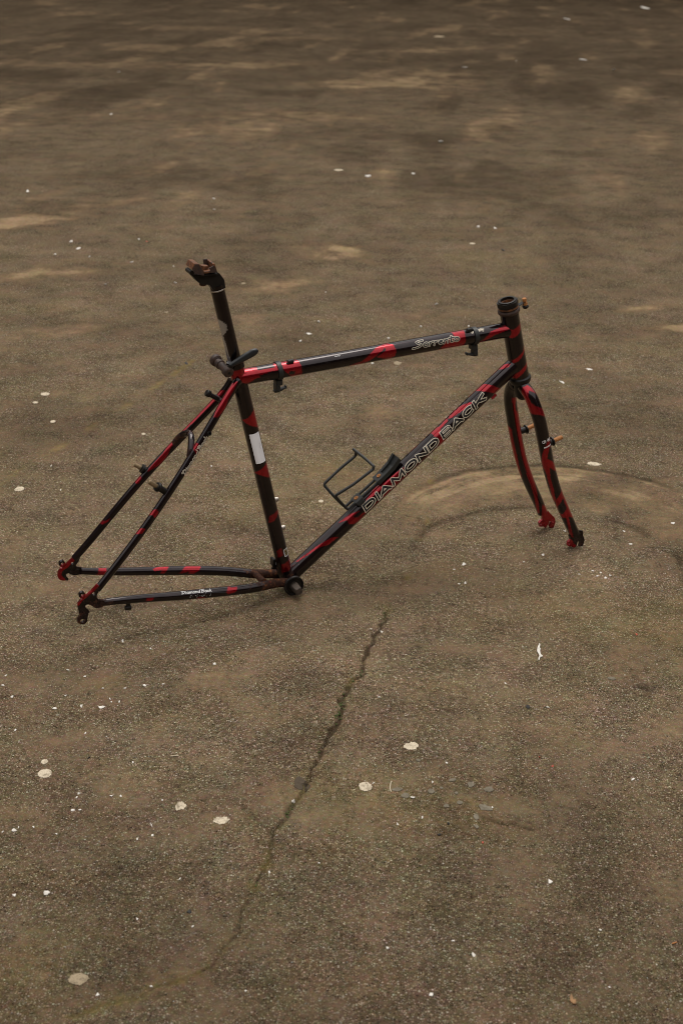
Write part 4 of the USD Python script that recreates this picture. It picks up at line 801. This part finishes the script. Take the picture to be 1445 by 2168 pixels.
obj('badge_bars', wrapped(union_all([Polygon([(58.6 + k * 4.6, 2), (61.9 + k * 4.6, 2), (61.9 + k * 4.6, 12), (58.6 + k * 4.6, 12)]) for k in range(3)]).intersection(bd.buffer(-1.6)), p_st, RST, 8, -6, .0003), 'gold_print', P_ST, smooth=True)
# fork blade lettering: small CR-MO over a framed line of small capitals, reading across the blade
def across(shape_mm): return shape_mm
CR = {'C': [arc(.5, .5, .45, .5, 50, 310, 10)], 'R': [[(.05, 0), (.15, 1), (.7, .95), (.75, .6), (.15, .5)], [(.35, .5), (.85, 0)]], '-': [[(.2, .45), (.7, .5)]], 'M': [[(0, 0), (.15, 1), (.45, .3), (.8, 1), (.95, 0)]], 'O': [arc(.5, .5, .45, .5, 0, 360, 14)]}
g = []
for k, ch in enumerate('CR-MO'):
    for pl in CR[ch]: g.append(LineString([(125 - (py * 6.2) - k * .6, 1 + k * 3.9 + px * 3.5) for px, py in pl]).buffer(.42))
for k in range(8): g.append(Polygon([(133.5 - k * .3, 2.2 + k * 2.25), (133.5 - k * .3, 3.7 + k * 2.25), (136.4 - k * .3, 3.7 + k * 2.25), (136.4 - k * .3, 2.2 + k * 2.25)]))
obj('lettering', wrapped(union_all(g), p_nb, .0135, -45, 5, .0003), 'white_print', P_NB, smooth=True)
# peeling edge of the far side's lettering, seen along the top of the down tube
pe = [Polygon([(s, 28 + w), (s + l, 28.3 + w), (s + l - 1, 30.5 + w), (s + 1.2, 29.6 + w)]) for s, l, w in ((452, 9, 0), (463, 12, .6), (477, 7, .2), (487, 14, .9), (503, 9, .5), (396, 10, .3), (340, 8, .4))]
obj('lettering_edge', wrapped(union_all(pe), p_dt, RDT + .0004, 0, -4, .0008), 'black_print', P_DT, smooth=True)
obj('lettering_edge_outline', wrapped(union_all([LineString([(s, 29.4 + w), (s + l * .7, 29.9 + w)]).buffer(.35) for s, l, w in ((452, 10, 0), (466, 9, .5), (478, 8, .4), (490, 7, .8))]), p_dt, RDT + .0004, 0, -4, .0014), 'cream_print', P_DT, smooth=True)

# ------------------------------------------------------------------ things lying on the asphalt
def patch_mesh(w, l, seed, thick, rough=.16, n=30, dome=.6, spikes=0):
    """A flat lump with an irregular outline: w by l metres, domed on top."""
    r = np.random.default_rng(seed); a = np.arange(n) * 2 * np.pi / n
    rad = 1 + rough * sum(r.normal() / k * np.cos(k * a + r.uniform(0, 6.3)) for k in range(2, 8)) * .7 + r.normal(0, rough * .42, n)
    for _ in range(spikes): rad[r.integers(n)] *= r.uniform(1.2, 1.5)
    o = np.stack([np.cos(a) * rad * w / 2, np.sin(a) * rad * l / 2], 1); V = []
    for k, z in ((1.0, -.0008), (1.0, thick * .45), (.86, thick * .85), (.5, thick * (.85 + .15 * dome))): V.append(np.c_[o * k, np.full(n, z)])
    V = np.vstack(V + [np.array([[0, 0, thick]])]); j = np.arange(n); f = []
    for k in range(3): f += [np.stack([k * n + j, k * n + (j + 1) % n, (k + 1) * n + (j + 1) % n], 1), np.stack([k * n + j, (k + 1) * n + (j + 1) % n, (k + 1) * n + j], 1)]
    f.append(np.stack([3 * n + j, 3 * n + (j + 1) % n, np.full(n, 4 * n)], 1))
    V[n:, 2] += r.normal(0, thick * .06, 3 * n + 1)
    return trimesh.Trimesh(V, np.vstack(f), process=False)

def drape(m, x, y, ang=0.0, lift=.0004):
    c, s = math.cos(ang), math.sin(ang); v = m.vertices.copy(); v[:, :2] = v[:, :2] @ np.array([[c, s], [-s, c]])
    v[:, 0] += x; v[:, 1] += y; v[:, 2] += hgt(v[:, 0], v[:, 1]) + lift; m.vertices = v; return m

GUM = [(-.4632, 1.8941, 10.9, 12.9, 'small cream gum spot just above the big round one at lower left', 0), (-.4561, 1.8627, 21.6, 23.7, 'large round cream gum spot with a smaller one just above it', 0), (-.2336, 1.7812, 16.2, 21, 'ragged cream gum spot, left one of the pair left of the long crack', 0),
       (-.1689, 1.7467, 22.5, 18.6, 'pointed cream gum spot, right one of the pair left of the long crack', 0), (.0474, 1.8435, 21, 23, 'round tan gum spot beside the scattered grey stones right of the crack', 0), (.1231, 1.9615, 24.3, 21, 'ragged pale gum spot lying alone right of the long crack', 0),
       (-.3204, 1.4033, 23.2, 21.4, 'dull brown gum spot near the bottom left corner', 1), (-.8244, 3.6825, 22.7, 28, 'cream gum spot with a pointed tail left of the seatstays', 0), (-.7467, 3.0062, 22.4, 27, 'oval tan gum spot at the left edge beside the sandy joint', 0),
       (-.7594, 3.4651, 13.9, 17, 'small tan gum spot just above the sandy joint at left', 0), (-.8354, 3.6102, 14.4, 14, 'thin pale gum smear at left, below the one with a tail', 0), (-.5118, 3.3897, 11, 13, 'tiny cream gum spot left of the seatstay bridge', 0),
       (.621, 3.2517, 32, 25, 'long pale oval gum spot right of the fork, on the edge of the ring mark', 0), (.1569, 4.0436, 22.8, 36, 'pale gum spot below the middle of the top tube', 1), (-.0478, 2.9786, 10.9, 16, 'cream gum spot just left of the bottle cage', 0), (.5033, 5.6729, 29, 36, 'white oval gum spot far behind the head tube', 0),
       (-.3701, 4.948, 24, 34, 'tan gum spot right of the top of the seat post', 1), (-.0571, 7.3032, 60, 70, 'wide pale gum smear far behind the top tube', 0), (-.5961, 4.5447, 17, 24, 'tan gum spot left of the middle of the seat post', 1), (.8851, 15.2165, 140, 300, 'yellowish smear of gum at the far top of the picture', 1)]
for k, (x, y, w, l, lab, tan) in enumerate(GUM):
    w, l = (w, l) if y < 4.2 else (w * .75, l * .62)
    m = drape(patch_mesh(w / 1000, l / 1000, 300 + k, .0011, [.13, .08, .20, .17, .09, .19][k] if k < 6 else .15, 44), x, y)
    tag(obj('gum_spot', m, 'gum_tan' if tan else 'gum', smooth=50), lab, 'gum', 'gum spots trodden into the asphalt')

def shard_mesh(w, l, seed, thick=.0009, n=7, tilt=.12):
    r = np.random.default_rng(seed); a = np.sort(r.uniform(0, 2 * np.pi, n) * .35 + np.arange(n) * 2 * np.pi / n * .65 + r.uniform(0, 6)); rad = r.uniform(.7, 1.15, n)
    o = np.stack([np.cos(a) * rad * w / 2, np.sin(a) * rad * l / 2], 1)
    V = np.vstack([np.c_[o, np.full(n, -.0003)], np.c_[o, np.full(n, thick * .7)], np.c_[o * .6, np.full(n, thick)], [[0, 0, thick * 1.1]]])
    V[:, 2] += V[:, 0] * r.normal(0, tilt) + V[:, 1] * r.normal(0, tilt); j = np.arange(n); f = []
    for k in range(2): f += [np.stack([k * n + j, k * n + (j + 1) % n, (k + 1) * n + (j + 1) % n], 1), np.stack([k * n + j, (k + 1) * n + (j + 1) % n, (k + 1) * n + j], 1)]
    f.append(np.stack([2 * n + j, 2 * n + (j + 1) % n, np.full(n, 3 * n)], 1))
    m = trimesh.Trimesh(V, np.vstack(f), process=False); m.fix_normals(); return m

WHITE = [(-.1178, 4.3354, 26, 20, 'white paper scrap above the rear end of the top tube'), (.3064, 1.6239, 9.8, 9.2, 'bright white chip alone at lower right of the asphalt'), (-.3952, 1.5714, 11, 13, 'crumpled white scrap at lower left, largest white one there'),
         (2.0562, 13.1632, 67, 150, 'white litter scrap far off near the top right corner'), (2.5882, 17.966, 79, 200, 'white litter scrap farthest up, left of the top right corner'), (3.955, 20.26, 90, 260, 'pale grey litter scrap at the very top right corner'), (.0914, 7.1354, 31.6, 45, 'small bluish white litter scrap far behind the top tube'),
         (.5162, 8.29, 28, 55, 'small white litter scrap far behind, above the head tube'), (.6255, 3.8904, 26.4, 24, 'white scrap right of the head tube'), (.7283, 4.0278, 23, 26, 'pale scrap farther right of the head tube'), (-.4787, 2.0533, 9.9, 9.6, 'half-round white chip left of the rear wheel dropout, near left edge'), (-.336, 2.1349, 7.6, 8.3, 'pointed white chip below the chainstays'),
         (-.3943, 1.7651, 6.5, 9, 'three-cornered white chip below the large round gum spot'), (-.4716, 1.715, 8.1, 10.1, 'lumpy white chip near the lower left edge'), (-.3999, 2.0614, 11.5, 9.5, 'pale grey flake left of the long crack, below the rear dropout'), (.1201, 1.8175, 7.4, 9.1, 'white chip among the grey stones'),
         (.1874, 1.468, 5.2, 9, 'white chip at the bottom, right of the crack'), (.1272, 1.392, 5.7, 6.6, 'white chip lowest in the picture right of the crack'), (-.0622, 1.8003, 6.7, 7.7, 'white chip lying in the long crack'), (.2579, 2.6618, 9.9, 11, 'twin-lobed white chip left of the fork'), (-1.0485, 5.4356, 17, 36, 'white chip at left behind the seat post'), (.7459, 2.9045, 12, 14, 'white chip at right edge beside the fork'), (.4723, 1.8829, 6.2, 8.5, 'white chip at right, below the dark scab in the asphalt')]
for k, (x, y, w, l, lab) in enumerate(WHITE):
    tag(obj('white_scrap', drape(shard_mesh(w / 1000, l / 1000, 700 + k, .001 if y < 6 else .006, 9, .10), x, y, rng.uniform(-.3, .3)), 'pale_chip', smooth=False), lab, 'litter', 'white scraps lying on the asphalt')
# torn strip of paper, curved, with frayed ends
fr = Polygon([(.3668, 2.262), (.3675, 2.268), (.3700, 2.276), (.3690, 2.284), (.3672, 2.290), (.3690, 2.300), (.3712, 2.309), (.3742, 2.318), (.3755, 2.325), (.3768, 2.318), (.3752, 2.311), (.3740, 2.304), (.3755, 2.298), (.3735, 2.296), (.3728, 2.286), (.3735, 2.279), (.3765, 2.276), (.3735, 2.272), (.3705, 2.270), (.3690, 2.262)])
m = trimesh.creation.extrude_polygon(fr, .0014, engine='earcut'); v = m.vertices; v[:, 2] += hgt(v[:, 0], v[:, 1]) + .0006 + .002 * np.sin((v[:, 1] - 2.262) * 50) ** 2 * (v[:, 2] > -1)
tag(obj('paper_strip', m, 'pale_chip', smooth=False), 'torn curved strip of white paper right of the frame on the asphalt', 'litter')

SM = [(-.5825, 2.1251, 6.8, 6.8), (-.4793, 2.1807, 6, 8.7), (-.4674, 2.0955, 3.3, 6.6), (-.4347, 2.0629, 5, 8), (-.3897, 2.088, 4.1, 6.5), (-.385, 2.0789, 4.1, 8), (-.3713, 2.0796, 4.1, 8), (-.369, 2.1237, 5, 6.6), (-.3044, 2.1396, 5, 6.6), (-.4077, 2.1235, 5, 6.6), (-.3985, 2.2906, 4.4, 9.3), (-.3428, 2.2665, 5.3, 9.1), (-.2219, 2.2149, 6, 8.7), (-.5578, 2.0882, 5.9, 6.6), (-.5845, 2.1592, 5.2, 5.2), (-.4466, 2.1624, 5.1, 6.8), (-.5302, 1.9858, 4.1, 6.2), (-.4138, 1.9808, 4, 6), (-.393, 1.8092, 5.3, 6.7), (-.3955, 1.7991, 5.3, 6.6), (-.3841, 1.7679, 4.4, 5.2), (-.3427, 1.8038, 4.5, 6.6), (-.3276, 1.8044, 4.5, 6.6), (-.2628, 1.7959, 3, 9.1), (-.4676, 1.7221, 4.4, 5.1), (-.446, 1.723, 5.1, 6.3), (-.4864, 1.7099, 5.1, 6.3), (-.4084, 1.706, 5.1, 5), (-.2708, 1.731, 3.6, 6.2), (-.2662, 1.707, 3.6, 6.1), (-.3228, 1.896, 3.9, 7), (-.4386, 1.5668, 4.8, 7.9), (-.2139, 1.6078, 4.1, 6.7),
      (.2365, 2.6357, 5.9, 6.8), (.2427, 2.5678, 6.7, 6.5), (.2548, 2.5749, 4.8, 11), (.5252, 2.6446, 6, 9.4), (.5315, 2.6226, 5, 9.3), (.4951, 2.6273, 5, 9.2), (.5416, 2.6365, 6, 9.3), (.5478, 2.6146, 6.9, 9.2), (.5579, 2.6284, 5, 11.7), (.4308, 2.7177, 7.1, 7.3), (.3865, 2.6803, 6, 7.1), (.6291, 2.7864, 7.3, 7.7), (.4921, 2.8434, 8.5, 7.9), (.6265, 2.8537, 4.3, 13.4), (.2412, 1.7941, 3, 10.3), (.1521, 1.8606, 4.5, 8.1),
      (-.8401, 5.6159, 11.7, 30), (-.59, 6.216, 12.8, 35), (-.6175, 6.4684, 13.3, 36), (-1.0984, 5.5459, 17.5, 30), (-1.4794, 6.5313, 13.7, 30), (-1.8094, 11.3768, 19.4, 60), (-1.5046, 9.0955, 15.6, 50), (2.1978, 12.3957, 33.9, 100), (1.4388, 12.9048, 21.9, 90), (.9453, 12.307, 49.9, 80), (.3229, 7.2589, 19.8, 45), (.6222, 5.9714, 16.5, 26), (.5536, 5.992, 12.4, 26), (.1355, 4.3038, 9, 18), (-.1403, 4.25, 7.4, 17), (.0818, 4.0331, 8.5, 16), (-.0897, 4.4743, 9.4, 20), (.2429, 4.4415, 7.8, 20), (.4009, 4.4605, 7.8, 15), (-.0755, 4.8498, 8.4, 22), (.3081, 4.7206, 9.9, 22),
      (-.65, 5.1822, 7.2, 20), (-.8109, 5.2333, 11, 30), (-.6118, 4.9319, 8.6, 18), (-.8517, 4.8825, 8.6, 24), (-.9844, 5.2997, 9.3, 20), (-1.1171, 5.3251, 9.4, 20), (-.7016, 3.1543, 4.7, 13), (-.6509, 3.0093, 4.5, 10), (-.3174, 3.1789, 5.8, 13), (.08, 2.3547, 7.2, 7.6), (.0613, 2.365, 4.5, 7.6), (.0728, 2.1138, 5.8, 6.4), (.0886, 2.0849, 5.7, 6.3), (-.2877, 1.6971, 3.6, 6), (.3641, 2.0957, 6.6, 4.9), (.2974, 2.1723, 4.2, 8.5), (.1783, 1.9144, 4.6, 5.6), (.1318, 1.768, 3.7, 7.5), (.0942, 1.7476, 3.6, 6.2), (.06, 1.8543, 3.8, 6.7), (-.0901, 1.6281, 3.5, 5.6), (-.0202, 1.6499, 2.8, 5.7), (-.2626, 1.5211, 3.4, 5.3), (-.1862, 1.5096, 3.3, 5.2), (-.2264, 1.3929, 3.8, 4.8), (-.2917, 1.3757, 5.1, 5.7), (-.1066, 1.391, 3.2, 4.7), (.3627, 1.5232, 4.1, 4.3), (.1617, 1.4937, 4.6, 5.1), (.0745, 1.4759, 4.6, 4), (.3576, 1.4149, 3.9, 4)]
MARKS = [(-.4561, 1.8627, 'the large round gum spot'), (-.2, 1.765, 'the two gum spots beside the crack'), (.0474, 1.8435, 'the tan gum spot by the stones'), (.1231, 1.9615, 'the lone ragged gum spot'), (-.3204, 1.4033, 'the brown gum spot at bottom left'), (.3712, 2.2921, 'the torn paper strip'), (.537, 2.172, 'the dark scab in the asphalt'), (-.47, 2.36, 'the rear dropout'), (-.106, 2.53, 'the bottom bracket'), (.475, 2.77, 'the fork tips'),
         (-.7467, 3.0062, 'the oval gum spot at the left edge'), (-.1178, 4.3354, 'the white paper scrap'), (.5033, 5.6729, 'the far oval gum spot'), (-.5961, 4.5447, 'the seat post'), (-.0571, 7.3032, 'the wide far gum smear'), (.3065, 1.3871, 'the dry leaf scrap'), (-.07, 1.75, 'the long crack'), (-1.42, 5.9, 'the sandy patch at the left edge'), (1.5, 13.0, 'the far litter at top right')]
found = {}
for k, (x, y, w, l) in enumerate(SM):
    q = 1 if y < 4 else 2.2
    mk = min(MARKS, key=lambda m: math.hypot(x - m[0], (y - m[1]) / q)); dx, dy = x - mk[0], (y - mk[1]) / q
    side = ('right of' if dx > 0 else 'left of') if abs(dx) > abs(dy) else ('above' if dy > 0 else 'below')
    found.setdefault((mk[2], side), []).append((math.hypot(dx, dy), k))
ORD = ['nearest', 'second', 'third', 'fourth', 'fifth', 'sixth', 'seventh', 'eighth', 'ninth', 'tenth', 'eleventh', 'twelfth']
chip_label = {}
for (mk, side), ks in found.items():
    for r_, (_, k) in enumerate(sorted(ks)):
        chip_label[k] = f'only tiny white chip {side} {mk}' if len(ks) == 1 else (f'tiny white chip nearest to {mk}, {side} it' if r_ == 0 else f'{ORD[r_]} nearest tiny white chip {side} {mk}')
        chip_label[k] = chip_label[k].replace('right of it', 'on its right').replace('left of it', 'on its left')
for k, (x, y, w, l) in enumerate(SM):
    m = drape(shard_mesh(w / 1000 * 1.05, l / 1000 * .95, 900 + k, .0009 if y < 4 else .003, 6, .16), x, y, rng.uniform(-.4, .4))
    tag(obj('white_chip', m, 'pale_chip', smooth=False), chip_label[k], 'chip', 'tiny white chips scattered on the asphalt')

GREY = [(.1086, 1.822, 12.7, 15.7, 'darker grey stone right of the tan gum spot'), (.0973, 1.8379, 16.5, 10.6, 'long pale grey stone nearest the tan gum spot'), (.1494, 1.835, 10.5, 11.9, 'grey stone in the middle of the stone cluster'), (.1844, 1.8671, 12.2, 8.1, 'flat grey stone at the top of the stone cluster'), (.2118, 1.8553, 11.4, 13.5, 'slanting grey stone at the upper right of the cluster'), (.2397, 1.8437, 13.6, 14.7, 'pointed grey stone farthest right in the cluster'), (.1915, 1.8055, 8.2, 10.4, 'small grey stone below the middle of the cluster'), (.1707, 1.7973, 8.9, 10.3, 'rough grey stone at the lower left of the cluster'), (.2304, 1.7948, 19.3, 14, 'widest pale stone above the short dark crack'), (.2142, 1.7713, 8.1, 13.9, 'grey stone at the lower end of the cluster'), (.4908, 2.2011, 15.6, 11, 'pointed grey stone left of the dark scab at right'), (.213, 1.7476, 6.6, 9.9, 'lowest small grey stone of the cluster'), (.1661, 1.8445, 6, 6.7, 'tiny pale round stone inside the cluster'), (.1881, 1.8315, 6, 7.9, 'small dark grey stone inside the cluster'), (.133, 1.9206, 7.7, 8.4, 'grey stone alone above the cluster')]
for k, (x, y, w, l, lab) in enumerate(GREY):
    tag(obj('grey_stone', drape(patch_mesh(w / 1000, l / 1000, 500 + k, .0012, .26, 11), x, y, rng.uniform(-.3, .3)), 'stone', smooth=40), lab, 'stone', 'grey stones set in the asphalt right of the crack')
tag(obj('slate_flake', drape(patch_mesh(.024, .036, 77, .0010, .2, 18), -.0530, 1.846, .3), 'slate_stone', smooth=40), 'flat dark slate flake at the left edge of the crack', 'stone')
for k, (x, y, w, l, lab) in enumerate([(.3483, 1.9148, 4.7, 6.5, 'bright red crumb right of the lone ragged gum spot'), (.3308, 1.9399, 4.7, 6, 'dark red crumb just left of the bright red one'), (.2197, 1.7087, 5, 5.5, 'rust red crumb below the short dark crack'), (.5674, 2.3751, 5.5, 7, 'red crumb at the right edge'), (-.8038, 5.5857, 13, 26, 'red crumb far back at left')]):
    tag(obj('red_crumb', drape(shard_mesh(w / 1000, l / 1000, 640 + k, .0015, 6, .2), x, y), 'red_chip', smooth=False), lab, 'crumb', 'red crumbs on the asphalt')
for k, (x, y, w, l, lab) in enumerate([(-.1945, 1.54, 6.7, 8.5, 'black speck left of the lower crack'), (.3295, 2.0926, 8.3, 9.7, 'black speck right of the ragged gum spot'), (.6196, 5.5678, 19, 36, 'black speck far behind the head tube'), (-.4671, 3.9855, 11, 24, 'dark speck left of the seat cluster'), (-.3949, 1.9078, 4.7, 8, 'dark green speck right of the large round gum spot'), (.1707, 1.7494, 5, 5, 'black speck below the stone cluster'), (.156, 1.7257, 6.5, 7, 'black speck lowest under the stone cluster')]):
    tag(obj('dark_speck', drape(shard_mesh(w / 1000, l / 1000, 660 + k, .002, 6, .3), x, y), 'dark_bit', smooth=False), lab, 'crumb', 'dark specks on the asphalt')
lf = patch_mesh(.0080, .011, 44, .0012, .45, 22, spikes=4); lf.vertices[:, 2] += .003 * (np.hypot(lf.vertices[:, 0] / .006, lf.vertices[:, 1] / .008)) ** 2
tag(obj('leaf_scrap', drape(lf, .3065, 1.3871), 'dry_leaf', smooth=50), 'dry orange leaf scrap at the bottom right', 'leaf')
def twig(name, pts, r, material, lab):
    p = np.array([(x, y, hgt(x, y)[0] + r * 1.1) for x, y in pts]); tag(obj(name, tube_free(spline(p, .002), r, 8), material, smooth=True), lab, 'straw')
twig('straw', [(.0872, 1.831), (.0858, 1.842), (.0868, 1.852), (.0885, 1.860)], .0009, 'straw', 'thin pale curved straw standing out left of the grey stones')
twig('straw', [(-.2640, 1.9165), (-.2580, 1.9178), (-.2530, 1.9180)], .0010, 'straw', 'short pale straw left of the long crack')
twig('straw', [(.4550, 1.4990), (.4580, 1.5005), (.4615, 1.5020)], .0009, 'bright_rust', 'short orange straw at the lower right edge')
